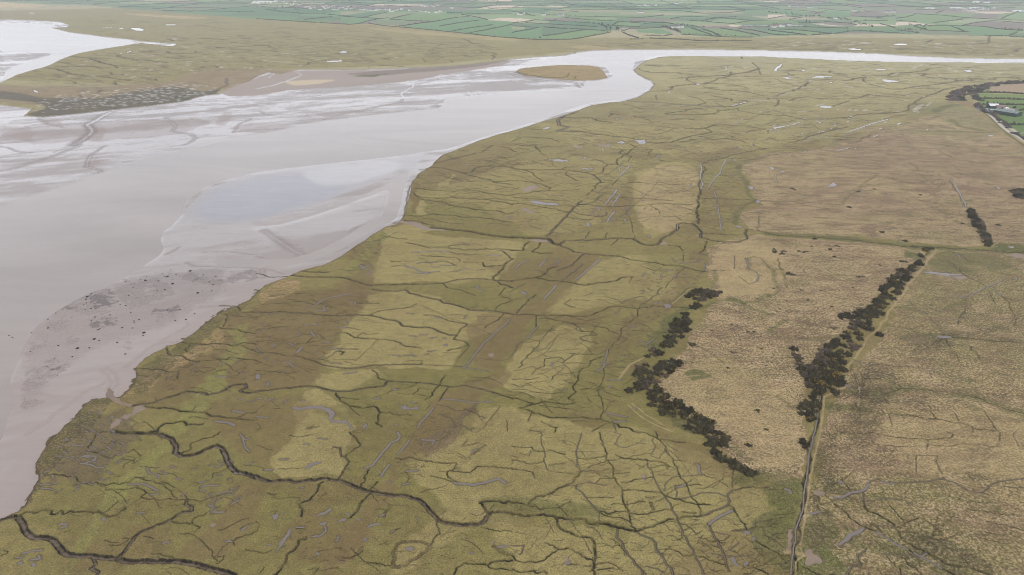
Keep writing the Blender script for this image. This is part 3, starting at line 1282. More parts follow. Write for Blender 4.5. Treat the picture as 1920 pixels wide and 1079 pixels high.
def stroke(P, w, reach=None, minpx=0):
    """coverage (0..1) of a line w metres wide, and distance field, on its bounding crop"""
    reach = reach or w*1.6+.6
    xs = [p[0] for p in P]; ys = [p[1] for p in P]
    sx, sy = mslope(max(min(ys), -40)); sx2, sy2 = mslope(max(ys))
    j0, j1, i0, i1 = box(min(ys)-reach/sy2-3, max(ys)+reach/sy2+3, min(xs)-reach/sx2-3, max(xs)+reach/sx2+3)
    if j1-j0 < 1 or i1-i0 < 1: return None
    cov = np.zeros((j1-j0, i1-i0), np.float32); D = np.full((j1-j0, i1-i0), 1e4, np.float32)
    for (sj, si), d, ps in seg_iter(P, reach):
        hw = max(w/2, minpx*ps/2)
        a = slice(max(sj.start, j0)-j0, min(sj.stop, j1)-j0); b = slice(max(si.start, i0)-i0, min(si.stop, i1)-i0)
        d = d[max(j0-sj.start, 0):, max(i0-si.start, 0):][:a.stop-a.start, :b.stop-b.start]
        if d.size == 0: continue
        np.minimum(D[a, b], d, out=D[a, b])
        c = np.clip((hw+ps/2-d)/ps, 0, min(1.0, 2*hw/max(ps,1e-4)*1.15))
        np.maximum(cov[a, b], c, out=cov[a, b])
    sl_ = (slice(j0, j1), slice(i0, i1)); D = D + (N1[sl_]-.5)*w*.45 + (N3[sl_]-.5)*w*.35
    return (slice(j0, j1), slice(i0, i1)), cov, D
def inside(P):
    """even-odd fill of an outline on the lattice, over its bounding crop"""
    xs = [p[0] for p in P]; ys = [p[1] for p in P]
    j0, j1, i0, i1 = box(min(ys), max(ys), min(xs)-1, max(xs)+1)
    if j1-j0 < 1 or i1-i0 < 1: return None
    tog = np.zeros((j1-j0, i1-i0+1), np.uint8); rows = PY[j0:j1]; cols = PX[i0:i1]
    for (ax, ay), (bx, by) in zip(P, P[1:]+P[:1]):
        if ay == by: continue
        lo, hi = min(ay, by), max(ay, by)
        k = np.where((rows >= lo) & (rows < hi))[0]
        if not len(k): continue
        xc = ax + (rows[k]-ay)*(bx-ax)/(by-ay)
        np.bitwise_xor.at(tog, (k, np.searchsorted(cols, xc)), 1)
    return (slice(j0, j1), slice(i0, i1)), (np.cumsum(tog, 1)[:, :-1] & 1).astype(np.float32)
def blur(a, r, ry=None):
    def b1(a, r, ax):
        r = int(round(r))
        if r < 1: return a
        pad = [(0, 0), (0, 0)]; pad[ax] = (r+1, r)
        c = np.cumsum(np.pad(a, pad, mode='edge'), axis=ax, dtype=np.float64)
        n = a.shape[ax]
        return ((np.take(c, range(2*r+1, 2*r+1+n), ax) - np.take(c, range(0, n), ax))/(2*r+1)).astype(np.float32)
    ry = r*.45 if ry is None else ry
    for _ in range(2): a = b1(b1(a, r, 1), ry, 0)
    return a
def outline(P, rough=.1, soft=0, seed=0, noise=None, amt=0.0, hard=.12):
    """soft-edged, noise-bitten fill of an outline: (slices, mask)"""
    Q = crinkle(P, rough, 4.0, True, seed)
    xs = [p[0] for p in Q]; ys = [p[1] for p in Q]; m = soft*3+2
    full = box(min(ys)-m, max(ys)+m, min(xs)-m*2, max(xs)+m*2)
    r_ = inside(Q)
    if r_ is None: return None
    s0 = (slice(full[0], full[1]), slice(full[2], full[3])); M_ = np.zeros((full[1]-full[0], full[3]-full[2]), np.float32)
    (sj, si), m0 = r_
    M_[sj.start-full[0]:sj.stop-full[0], si.start-full[2]:si.stop-full[2]] = m0
    if soft >= 1: M_ = blur(M_, soft)
    if noise is not None: M_ = np.clip((M_ + (noise[s0]-.5)*amt*np.minimum(1, M_*4) - .5)/(2*hard)+.5, 0, 1)
    return s0, M_
def paint(s, m, c=None, mix=None, k=1.0):
    m = (m*k)[..., None]
    if c is not None: COL[s] += (np.asarray(c, np.float32)-COL[s])*m
    if mix is not None:
        for q, v in enumerate(mix):
            if v is not None: MIX[s][..., q] += (v-MIX[s][..., q])*m[..., 0]
def S(r, g, b):      # colour given as the eye reads it, to linear
    f = lambda v: ((v/255+.055)/1.055)**2.4 if v > 10 else v/255/12.92
    return np.array([f(r), f(g), f(b)], np.float32)
def pl(s): return [tuple(float(v) for v in q.split(',')) for q in s.split(';')]

# ---- albedos
GREEN, OLIVE, PALE, BROWN, STRAW = S(112, 105, 61), S(121, 111, 69), S(139, 128, 84), S(106, 89, 60), S(151, 132, 97)
MUD, MUDL, CRK, BANK_SHADE, LUSH = S(163, 155, 152), S(158, 148, 143), S(98, 86, 78), S(20, 17, 11), S(78, 83, 42)  # creek banks: dark wet mud with the undercut's shade painted in
# base: grazed salt marsh with broad drifts of olive and brown
g = N150[..., None]; COL[:] = OLIVE; COL += (GREEN-OLIVE)*np.clip((g-.42)*4, 0, 1); COL += (BROWN-COL)*np.clip((.47-N40[..., None])*3.2, 0, .5)
MIX[..., 2] = 1.0; MIX[..., 0] = .08

ZONES = []
def zone(kind, s, soft=5, amt=.7, k=1.0, rough=.1, n='40'): ZONES.append((kind, pl(s), soft, amt, k, rough, n))
# pale grazed lawns
zone('pale', '722,440;760,428;800,438;900,450;990,462;955,500;935,525;800,528;700,535;690,515', 3, .5)
zone('pale', '690,552;760,545;830,560;900,585;960,592;930,622;870,640;850,690;700,685;610,690;640,640;640,610;665,590', 3, .5)
zone('pale', '602,700;710,690;720,715;700,722;640,735;592,720', 3, .4)
zone('pale', '572,735;600,730;650,765;670,800;650,850;640,893;540,897;508,880;505,860;530,840;560,790;552,760', 2, .45)
zone('pale', '905,760;960,765;1060,790;1200,800;1330,850;1400,890;1440,960;1440,1100;1180,1200;1000,1200;900,1150;760,1100;700,1100;780,1000;840,960;820,930;760,870;830,840;860,800', 8, .6, .9)
zone('pale', '1050,610;1100,615;1110,650;1080,690;1030,750;960,735;930,720;950,700;960,680;990,640', 4, .5)
zone('pale', '1190,325;1250,300;1300,312;1312,360;1310,410;1265,425;1240,440;1225,450;1205,430;1195,400;1188,360', 4, .5, 1, .1)
zone('tan', '1200,330;1245,308;1300,320;1308,370;1300,405;1240,438;1205,425;1192,370', 8, .6, .7)
zone('pale', '1110,492;1180,480;1290,470;1310,500;1300,535;1250,560;1160,570;1080,590;1020,585;1060,545;1090,520', 6, .6, .9)
zone('pale', '880,330;980,300;1120,290;1180,290;1180,350;1120,420;1060,440;960,440;850,430;780,415;790,370', 10, .8, .6)
zone('pale', '1000,230;1200,215;1500,200;1700,180;1700,230;1500,270;1300,290;1100,280', 12, .9, .6)
zone('pale', '1190,140;1320,110;1560,118;1800,130;1840,150;1760,200;1500,190;1340,200;1210,175', 10, .9, .55)
# green zones
zone('green', '560,770;640,760;700,700;900,735;980,760;900,770;830,830;760,900;680,900;640,890;680,800', 8, .7, .8)
zone('green', '900,940;1080,955;1180,985;1180,1020;1000,990;915,970;860,1000;700,1090;560,1200;1000,1200;960,1040', 8, .6, .7)
zone('lush', '905,937;1060,945;1150,965;1130,972;1040,965;925,960', 3, .3, .5)
zone('green', '120,900;280,820;330,850;420,860;450,900;330,980;200,1020;60,980;60,955', 8, .7, .8)
zone('green', '780,370;900,380;1000,450;800,440;760,405', 6, .5, .8)
zone('green', '1190,470;1330,455;1345,470;1310,560;1260,640;1220,650;1160,600;1280,560', 6, .5, .6)
# brown soft ground
zone('brown', '560,545;690,543;672,590;640,615;620,660;600,690;580,725;480,735;400,725;330,735;260,725;290,690;400,660;430,590', 4, .6)
zone('brown', '380,760;500,750;570,740;585,760;560,800;520,850;500,880;460,860;430,830;400,800', 6, .6, .7)
zone('brown', '650,560;680,500;650,475;700,500;690,540', 3, .5, .8)
zone('brown', '480,960;500,900;440,930;380,1000;330,1040;420,1040', 8, .7, .8)
zone('mudz', '80,880;150,790;240,760;260,820;210,860;190,900;140,920', 6, .9, .6)
zone('brown', '880,640;900,590;980,580;1010,590;980,640;930,700;860,730;800,780;760,840;700,920;640,1000;600,1080;540,1200;600,1200;690,1000;740,920;840,800;900,740;960,700;900,690', 5, .5, .95)
zone('brown', '560,960;660,970;700,1000;640,1060;560,1050;520,1000', 8, .8, .7)
zone('mudz', '840,800;900,760;850,830;800,860;780,830', 3, .9, .7)
zone('brown', '1120,350;1190,340;1180,410;1140,420;1100,400', 6, .6, .6)
zone('brown', '1290,470;1330,460;1320,510;1280,560;1230,600;1180,640;1140,720;1160,760;1200,790;1300,830;1380,880;1380,900;1270,860;1130,740;1140,640;1230,570', 6, .6, .7)
zone('brown', '1060,480;1130,470;1070,540;1020,590;960,600;990,560', 6, .6, .7)
zone('brown', '900,500;1000,490;1050,460;1080,480;1000,540;950,540', 8, .7, .7)
zone('brown', '1400,980;1480,990;1490,1100;1300,1200;1200,1100;1300,1010', 10, .9, .6)
zone('brown', '780,320;830,315;870,275;940,262;960,275;900,330;830,350;775,355', 5, .6, .7)
zone('brown', '1060,190;1180,185;1320,205;1250,230;1100,225;1050,215', 5, .7, .6)
zone('brown', '1220,170;1290,160;1360,180;1440,190;1360,200;1200,185', 5, .8, .5)
zone('brown', '1500,215;1700,170;1780,165;1700,200;1600,240;1500,260', 8, .8, .5)
zone('greyg', '1330,112;1460,110;1430,130;1320,128', 5, .6, .6)
# lush rim of the shore and the dune-grass strips
zone('bright', '100,1100;160,1000;260,880;330,790;390,700;430,620;470,590;470,605;425,690;350,800;290,880;180,1010;130,1100', 4, .8, .8)
zone('bright', '600,535;720,430;745,425;700,470;620,545', 3, .8, .6)
zone('pale', '722,428;760,420;830,428;760,440;728,448', 2, .4, 1)
zone('pale', '820,345;852,326;846,336;825,354', 1, .3, 1)
zone('pale', '775,385;795,375;797,405;780,402', 2, .4, 1)
zone('reed', '485,555;520,528;560,525;560,545;520,560;490,570', 2, .8, 1)
zone('reed', '190,745;240,745;330,690;420,640;430,600;380,640;300,690;230,740', 4, 1.1, .6)
zone('darkrim', '170,745;210,745;180,790;120,860;80,900;60,940;45,945;60,880;70,850;110,800', 3, .8, .6)
zone('darkrim', '250,720;260,690;330,650;420,585;470,560;430,600;340,670;280,730;250,740', 2, .9, .5)
zone('fringe', '770,400;775,345;800,318;790,350;785,400', 2, .5, .8)
# straw uplands
zone('straw', '1388,305;1410,295;1500,285;1540,280;1600,262;1640,255;1690,235;1725,222;1775,205;1840,210;1860,235;1900,262;1960,300;4400,340;4400,485;1925,462;1860,460;1700,455;1560,443;1420,434;1400,428;1385,410;1392,398;1430,382;1412,365;1405,345;1390,325', 3, .5, 1, .1, '12')
zone('straw', '1330,462;1370,450;1420,440;1500,446;1560,452;1690,462;1735,470;1712,500;1690,520;1640,560;1600,605;1560,650;1520,700;1520,760;1516,810;1500,900;1480,905;1420,885;1350,830;1320,795;1250,755;1232,720;1250,690;1290,640;1330,575;1345,560;1340,530;1325,500', 3, .5, 1, .1, '12')
zone('tan', '1345,465;1400,450;1460,452;1475,500;1450,555;1360,555;1335,520', 4, .5, .8, .1)
zone('tan', '1250,700;1330,660;1420,700;1500,800;1500,880;1420,870;1330,790;1260,745', 14, .6, .6)
zone('east', '1750,472;1925,470;4400,490;4400,1300;1510,1200;1500,1080;1530,900;1545,800;1570,740;1600,690;1660,620;1700,540', 3, .5, 1, .1, '12')
zone('mix', '1755,472;1925,470;4400,490;4400,800;1925,700;1700,650;1660,620;1690,570;1720,520', 10, 1, .75)
zone('mix', '1530,1079;1520,900;1560,900;1700,890;1850,960;2100,1050;4400,1300;1500,1300', 14, 1.3, .6)
zone('tan', '1640,800;1900,760;2100,900;1900,900;1700,880', 20, 1.2, .6)
zone('lush', '1500,1000;1530,960;1560,960;1570,1000;1560,1040;1600,1080;1600,1120;1490,1120', 6, .9, .8)
zone('lush', '1430,915;1480,900;1505,910;1500,950;1470,960', 5, .9, .7)
zone('lush', '1440,960;1490,950;1480,1079;1440,1060;1400,980', 8, 1, .6)
zone('lush', '1700,470;1735,475;1725,490;1690,482', 3, .8, .9)
zone('lush', '1870,455;1925,458;1925,480;1860,470', 3, .8, .9)
zone('lush', '1745,475;1860,480;1900,500;1800,510;1740,500', 6, 1, .6)
zone('lush', '1520,752;1560,755;1640,760;1640,775;1560,770;1530,760', 4, .8, .7)
zone('lush', '1280,700;1300,690;1340,705;1300,715', 2, .8, .8)
zone('lush', '1250,785;1290,785;1320,800;1300,815;1260,800', 3, .7, 1)
zone('lush', '1240,660;1270,620;1290,590;1280,570;1240,600;1210,650', 4, .8, .7)
zone('lush', '1380,890;1420,885;1500,900;1500,910;1420,912;1370,905', 4, .8, .7)
zone('lush', '1720,190;1790,195;1840,210;1850,235;1800,240;1760,215;1700,215', 9, 1.4, .6)
zone('lush', '1840,215;1880,250;1830,260;1700,250;1680,240;1800,245', 5, 1.2, .5)
zone('purp', '1600,240;1800,270;1925,300;1925,400;1800,380;1700,330;1560,300', 30, 1.3, .6)
zone('purp', '1440,370;1600,350;1750,380;1760,400;1600,400;1470,400', 16, 1.3, .5)
zone('trod', '1570,810;1600,740;1640,720;1650,780;1620,850;1580,900;1560,920;1545,880', 8, 2.2, .5)
zone('trod', '1545,820;1580,800;1570,900;1545,980;1530,900', 6, 1.3, .6)
zone('trod', '1600,690;1660,680;1700,720;1650,760;1600,760', 10, 1.5, .5)
zone('trod', '1700,620;1800,620;1780,650;1700,670', 8, 1.5, .5)
zone('trod', '1690,990;1780,1010;1850,1050;1900,1100;1800,1080;1700,1040', 8, 1.3, .6)
zone('trod', '1525,960;1545,950;1550,1000;1530,1040', 5, 1.2, .4)
ZC = dict(pale=(PALE, (.12, None, 1, .1)), tan=(S(156, 138, 102), (.25, None, 1, None)), green=(GREEN, None), lush=(LUSH, (.2, 0, 1, 0)), brown=(BROWN, (.05, .15, .6, 0)),
          mudz=(S(96, 80, 62), (.1, .3, .6, .5)), greyg=(S(110, 100, 74), None), bright=(S(120, 117, 66), (.15, 0, 1, 0)), reed=(S(143, 121, 82), (.7, 0, 1, 0)),
          darkrim=(S(66, 62, 32), (.5, 0, 1, .3)), fringe=(S(100, 84, 50), (.1, 0, 1, 0)), straw=(STRAW, (1, 0, 1, 0)), east=(S(142, 125, 88), (.9, 0, 1, .05)), mix=(S(118, 110, 69), (.7, 0, 1, .12)),
          purp=(S(132, 108, 88), (.9, 0, 1, .2)), trod=(S(78, 68, 42), (.5, .2, 1, .8)))
NZ = {'40': N40, '12': N12}; NZ2 = {'40': N12, '12': N40}
for q, (kind, P, soft, amt, k, rough, n) in enumerate(ZONES):
    r_ = outline(P, rough+.06, soft*1.25, q, NZ[n]*.42+N3*.33+NZ2[n]*.25, amt*2.3, .17)
    if r_: paint(r_[0], r_[1], ZC[kind][0], ZC[kind][1], k*(.68 if kind == 'brown' else 1))

far_ = np.clip((Y-650)/1300, 0, 1)[..., None]; COL += (S(155, 151, 124)-COL)*far_*.75      # far marsh paled with distance: haze painted into the colour
# ---- far side of the river: marsh tone, brown salt fringe, sea-grass ledge
for s, c, soft, amt, k, mixv in [
    ('-400,20;0,20;300,14;480,36;700,47;1000,72;1500,70;2300,78;2300,125;1900,108;1300,90;1060,98;800,122;500,132;300,160;0,150;-400,120', S(124, 116, 76), 6, .6, .75, (.2, None, 1, .3)),
    ('-300,140;0,158;60,163;200,162;320,152;360,135;400,128;520,130;560,132;510,150;400,170;300,185;150,205;0,190;-300,190', S(128, 112, 90), 4, .9, .8, (.1, .2, .6, .4)),
    ('0,170;90,185;200,182;280,165;330,162;380,172;420,165;400,180;340,193;250,202;160,212;75,220;42,216;90,200;60,190;0,185', S(72, 67, 50), 4, 1.6, .9, (.2, .4, .4, 1)),
    ('-300,0;0,5;90,10;60,15;-300,14', S(170, 152, 118), 2, .5, .8, None), ('230,25;300,28;400,34;350,36;260,30', S(168, 150, 116), 2, .6, .7, None),
    ('700,52;860,64;1000,76;950,78;800,66;680,54', S(158, 146, 108), 3, .7, .6, None),
    ('1060,88;1110,84;1180,92;1090,94', S(160, 146, 110), 2, .6, .6, None), ('1100,112;1180,108;1150,125;1090,125', OLIVE, 2, .5, .5, None)]:
    r_ = outline(pl(s), .06, soft, 3, N40*.5+N150*.5, amt, .15)
    if r_: paint(r_[0], r_[1], c, mixv, k)

# ---- the estuary: everything between the two marshes is flats or water
SHORE_S = pl('-700,1500;-200,1060;-60,1000;0,972;30,960;48,948;58,925;75,895;66,868;80,845;100,820;130,790;160,757;175,748;200,745;215,742;222,747;250,722;258,700;252,690;270,672;290,660;310,650;340,640;375,615;410,588;440,575;470,560;495,535;530,522;550,513;610,495;640,480;660,465;700,438;722,425;745,420;757,405;763,380;772,345;785,325;800,315;810,310;830,290;870,275;900,262;930,253;960,245;1010,230;1040,221;1055,217;1080,208;1110,197;1140,192;1165,190;1180,187;1200,180;1220,168;1228,158;1215,148;1195,138;1190,130;1200,121;1212,114;1235,107;1260,104.5;1340,105;1440,106;1560,112;1700,116;1925,118;2400,128')
SHORE_N = pl('-700,12;-300,28;0,36;60,38;110,41;131,47;125,51;98,52;130,60;190,68;240,73;262,77;300,80;330,82.5;310,86;265,80.5;250,82;215,88;180,93;150,99;130,105;110,113;95,121;60,131;30,140;10,150;0,155;-60,172;-200,186;-60,195;0,196;60,203;45,216;80,219;160,211;260,200;340,190;385,178;410,176;430,165;470,150;485,141;502,135;525,139;545,134;560,130;640,131;720,129;800,126;870,122;900,118;940,114;960,111;1000,107;1030,105;1060,103;1085,97;1110,94;1140,93.5;1160,91.5;1180,93;1300,92;1440,94;1540,96;1640,99.5;1720,105;1800,108.5;1925,110;2400,114')
EST = SHORE_N + SHORE_S[::-1]
ISLE = pl('968,133;975,129;985,127;1040,122;1100,122;1122,125;1132,135;1138,145;1120,149;1080,150.5;1030,147;985,142')
r_ = outline(EST, .05, 0, 5); eS, eM = r_
ri = outline(ISLE, .05, 0, 6)
est = np.zeros((NY, NX), np.float32); est[eS] = eM; est[ri[0]] *= 1-ri[1]
# keep the brown ledge below the far marsh (already inside the outline test) as shore
est = np.where(est > .5, 1, 0).astype(np.float32)
esoft = blur(est, 1, .6)
paint(ri[0], ri[1], S(140, 123, 88), (.15, .1, .7, .3))
COL += (MUD-COL)*est[..., None]
for q, v in enumerate((0, .8, .0, 0)): MIX[..., q] += (v-MIX[..., q])*est
# wet silt shines, drier silt is dull and pinker: long streaks along the channel
ca_, sa_ = math.cos(.42), math.sin(.42); US = X*ca_+Y*sa_; VS = -X*sa_+Y*ca_
NS = fbm(60, 31, 4, 4.0, US, VS); NR = fbm(14, 32, 3, 5.0, US, VS)
NQ = fbm(6, 33, 3, 2.6, US, VS); wetn = np.clip((NS*.5+NR*.28+NQ*.22-.42)*6.5, 0, 1)
MIX[..., 1] = np.where(est > 0, .68+.32*wetn, MIX[..., 1]); COL += (S(142, 130, 125)-COL)*(est*(1-wetn)*.5)[..., None]
# rim of eroded bank around the shore (dark wet clay scarp)
for P in (SHORE_S, SHORE_N[33:], ISLE+ISLE[:1]):
    r_ = stroke(crinkle(P, .05, 4, False, 5), 2.0)
    if r_:
        s, c, D = r_; paint(s, c, S(84, 68, 52), (None, .3, None, 0), .75)
near_w = np.clip(1-(PY-200)/400, 0, 1)[:, None]
Z -= 1.25*blur(est, 1, .5)
WATER = pl('-700,720;-200,470;0,385;30,375;70,361;130,342;190,323;237,306;272,294;330,282;360,276;420,262;480,251;545,238;605,227;660,220;705,215;760,209;817,205;830,198;835,190;850,185;900,178;960,172;1050,168;1090,165;1105,160;1090,152;1060,150;1140,150;1152,142;1136,124;1110,121;1040,121;985,125;970,124;1000,113;1060,105;1085,98;1140,94.5;1180,93.6;1300,93;1440,95;1540,97;1640,100.5;1720,106;1800,109.5;1925,111;2400,115;2400,127;1925,117;1700,115;1560,111;1440,105;1340,104;1230,104;1200,112;1180,118;1196,122;1180,132;1205,142;1222,158;1212,168;1180,183;1150,187;1100,193;1040,214;960,240;900,257;870,268;840,277;790,284;730,292;660,300;605,306;540,313;480,321;425,334;390,345;375,354;352,370;345,381;338,402;325,416;305,432;300,450;308,462;300,475;250,505;210,530;170,545;120,570;70,605;40,650;20,700;20,760;0,820;-60,880;-200,960;-700,1300')
CH2 = ['480,420;520,416;580,400;655,375;705,357;735,343;752,330', '755,325;745,352;740,380;730,405;692,425;655,445;605,470;575,482;530,490;470,489;420,489']
wat = np.zeros((NY, NX), np.float32)
r_ = outline(WATER, .04, 0, 7); wat[r_[0]] = r_[1]
for s, w in zip(CH2, (9, 14)):
    r_ = stroke(crinkle(pl(s), .03, 5), w); wat[r_[0]] = np.maximum(wat[r_[0]], r_[1])
bl = pl('0,42;60,45;110,47;125,51;98,53;130,61;190,69;240,74;262,78;300,82;262,82;215,90;150,102;95,123;30,143;0,158;0,150;20,128;60,112;110,100;60,95;0,98')
r_ = outline(bl, .04, 0, 8); wat[r_[0]] = np.maximum(wat[r_[0]], r_[1])
wat *= est
we_ = blur(wat, 2, 1); rim = np.clip(we_*(1-we_)*4, 0, 1)*est*(1-wat)*np.clip((430-PY)/180, .0, 1)[:, None]; COL += (S(182, 176, 172)-COL)*(rim*.6)[..., None]; MIX[..., 1] += (1-MIX[..., 1])*rim  # pale line at the water's edge: wet sheen painted into the mud colour
Z -= 1.0*blur(wat, 4, 4)
# flats: tonal bands of drier pink silt, weed, ripples, and a painted sky reflection
FL = [('60,40', 0)]
def flat(s, c, soft, amt, k, mixv=None, n=None):
    r_ = outline(pl(s), .05, soft, 3, n if n is not None else N40*.6+N12*.4, amt, .2)
    if r_: s_, m = r_; paint(s_, m*est[s_]*(1-wat[s_]), c, mixv, k)
DRY = S(160, 145, 134)
flat('400,165;470,150;505,138;560,132;700,132;800,128;900,120;960,114;940,122;860,135;760,152;700,158;600,164;540,168;480,178;430,180', DRY, 3, .5, .8, (0, .2, .2, 0))
flat('530,152;600,148;640,148;600,156;550,160', S(202, 186, 158), 3, .3, .8, (0, 0, .2, 0))
flat('640,138;740,130;850,122;930,114;960,112;900,124;800,134;700,142', S(118, 106, 92), 3, 1, .6, (.1, .3, .3, .6))
flat('640,142;720,138;740,135;700,144', S(96, 94, 60), 2, .8, .8)
for s in ['0,250;60,232;200,225;360,222;400,228;340,250;200,262;60,268', '420,240;470,230;520,228;560,236;500,250', '420,208;440,212;420,235;400,232', '530,200;640,190;600,198;540,206', '160,240;200,235;190,262;160,262',
          '560,215;650,208;740,195;745,190;700,205;620,217', '70,222;115,226;118,236;90,232', '0,234;40,236;70,248;60,262;0,262', '320,298;380,282;420,278;400,286;340,300', '150,315;190,305;180,290;165,300', '840,180;920,172;880,178', '780,150;840,142;820,150;760,165']:
    flat(s, S(142, 120, 112), 4, 1.5, .34, (0, .5, 0, 0), N12*.6+N3*.4)
flat('340,405;380,352;480,322;600,306;730,295;800,290;770,320;720,335;600,380;480,412;390,422', S(152, 146, 146), 5, .3, .7, (0, 1, 0, 0))
flat('360,400;400,355;480,332;580,325;660,335;640,360;560,388;470,408;400,414', S(140, 141, 152), 22, .3, .6, (0, 1, 0, 0))  # bluish tint: sky reflected in thin standing water, painted on
flat('560,320;680,305;760,300;740,320;660,345;600,345', S(176, 172, 172), 14, .4, .7, (0, 1, 0, 0))
for s in ['118,560;160,545;200,552;215,575;180,590;125,575', '170,545;210,535;215,570;175,575', '85,605;120,590;130,610;100,620', '50,640;80,630;90,645;60,658', '60,690;90,680;100,700;75,720;42,735;45,705', '40,750;70,742;80,755;45,765', '165,600;210,590;220,605;175,612', '120,630;145,632;150,645;130,645', '75,672;100,668;115,685;95,690', '340,515;365,508;375,520;345,524', '420,510;475,505;480,520;430,528', '380,515;420,520;400,535;360,530', '290,575;340,570;330,590;280,600', '200,540;300,520;330,545;240,575', '100,688;130,680;125,700', '230,640;250,640;240,655']:
    flat(s, S(100, 91, 92), 6, 3.6, .5, (0, .5, 0, .75), N12*.3+N3*.7)
flat('60,560;300,510;420,500;420,540;330,600;200,640;100,700;40,760;50,650', S(118, 108, 106), 14, 1.5, .5, (0, .7, 0, .3), N12*.5+N3*.5)
flat('-60,1079;0,900;120,760;260,660;420,560;560,505;560,525;420,600;250,740;60,900;0,990', MUDL, 12, .5, .7, (0, .6, .1, 0))
flat('200,744;258,702;250,740;225,750', S(166, 150, 140), 2, .3, .8, (0, .3, 0, 0))

# ---- the drawn lines
EDGE = []
def parse():
    ox = oy = 0; sc_ = 1
    for ln in SURVEY.strip().split('\n'):
        t = ln.split()
        if t[0] == 'T': ox, oy, sc_ = float(t[1]), float(t[2]), float(t[3]); continue
        w = float(t[1]) if len(t) == 3 else 0
        yield t[0], w, [(ox+a/sc_, oy+b/sc_) for a, b in pl(t[-1])]
WF = dict(c=.62, d=.42, w=.45, m=.45, b=.56, g=.8, s=.8, t=.7)
LINES = [(t_, w_*WF.get(t_, 1)*(1-.28*min(1, max(0, (P_[0][1]-480)/200)) if t_ in 'cbm' else 1), P_) for t_, w_, P_ in parse()]
# scattered small runnels and pans, drawn zone by zone (outline, count, length px, width m, kind, slope)
r0 = random.Random(5)
def pip(p, P):
    c = False; x, y = p
    for (ax, ay), (bx, by) in zip(P, P[1:]+P[:1]):
        if (ay > y) != (by > y) and x < ax+(y-ay)*(bx-ax)/(by-ay): c = not c
    return c
def scatter(s, n, L0, L1, w, kind, slope=.08, jag=.22):
    P = pl(s); xs = [p[0] for p in P]; ys = [p[1] for p in P]; k = 0; tries = 0
    n = int(n*(1.35 if kind == 'c' else 1))
    while k < n and tries < n*30:
        tries += 1
        x = r0.uniform(min(xs), max(xs)); y = r0.uniform(min(ys), max(ys))
        if not pip((x, y), P): continue
        k += 1; l = r0.uniform(L0, L1)*(.6 if kind == 'w' and y < 300 else 1); sx, sy = mslope(y); f = sx/sy*1.5
        pts = [(x, y)]; a = slope + r0.gauss(0, .24 if kind == 'c' else .4)*f; m = max(2, int(l/5))
        for _ in range(m):
            a += r0.gauss(0, jag)*f*1.2; x += l/m; y += a*l/m; pts.append((x, y))
        LINES.append(('e' if kind == 'c' else kind, w*r0.uniform(.5, 1.1)*(.55 if kind == 'c' else .42), pts))
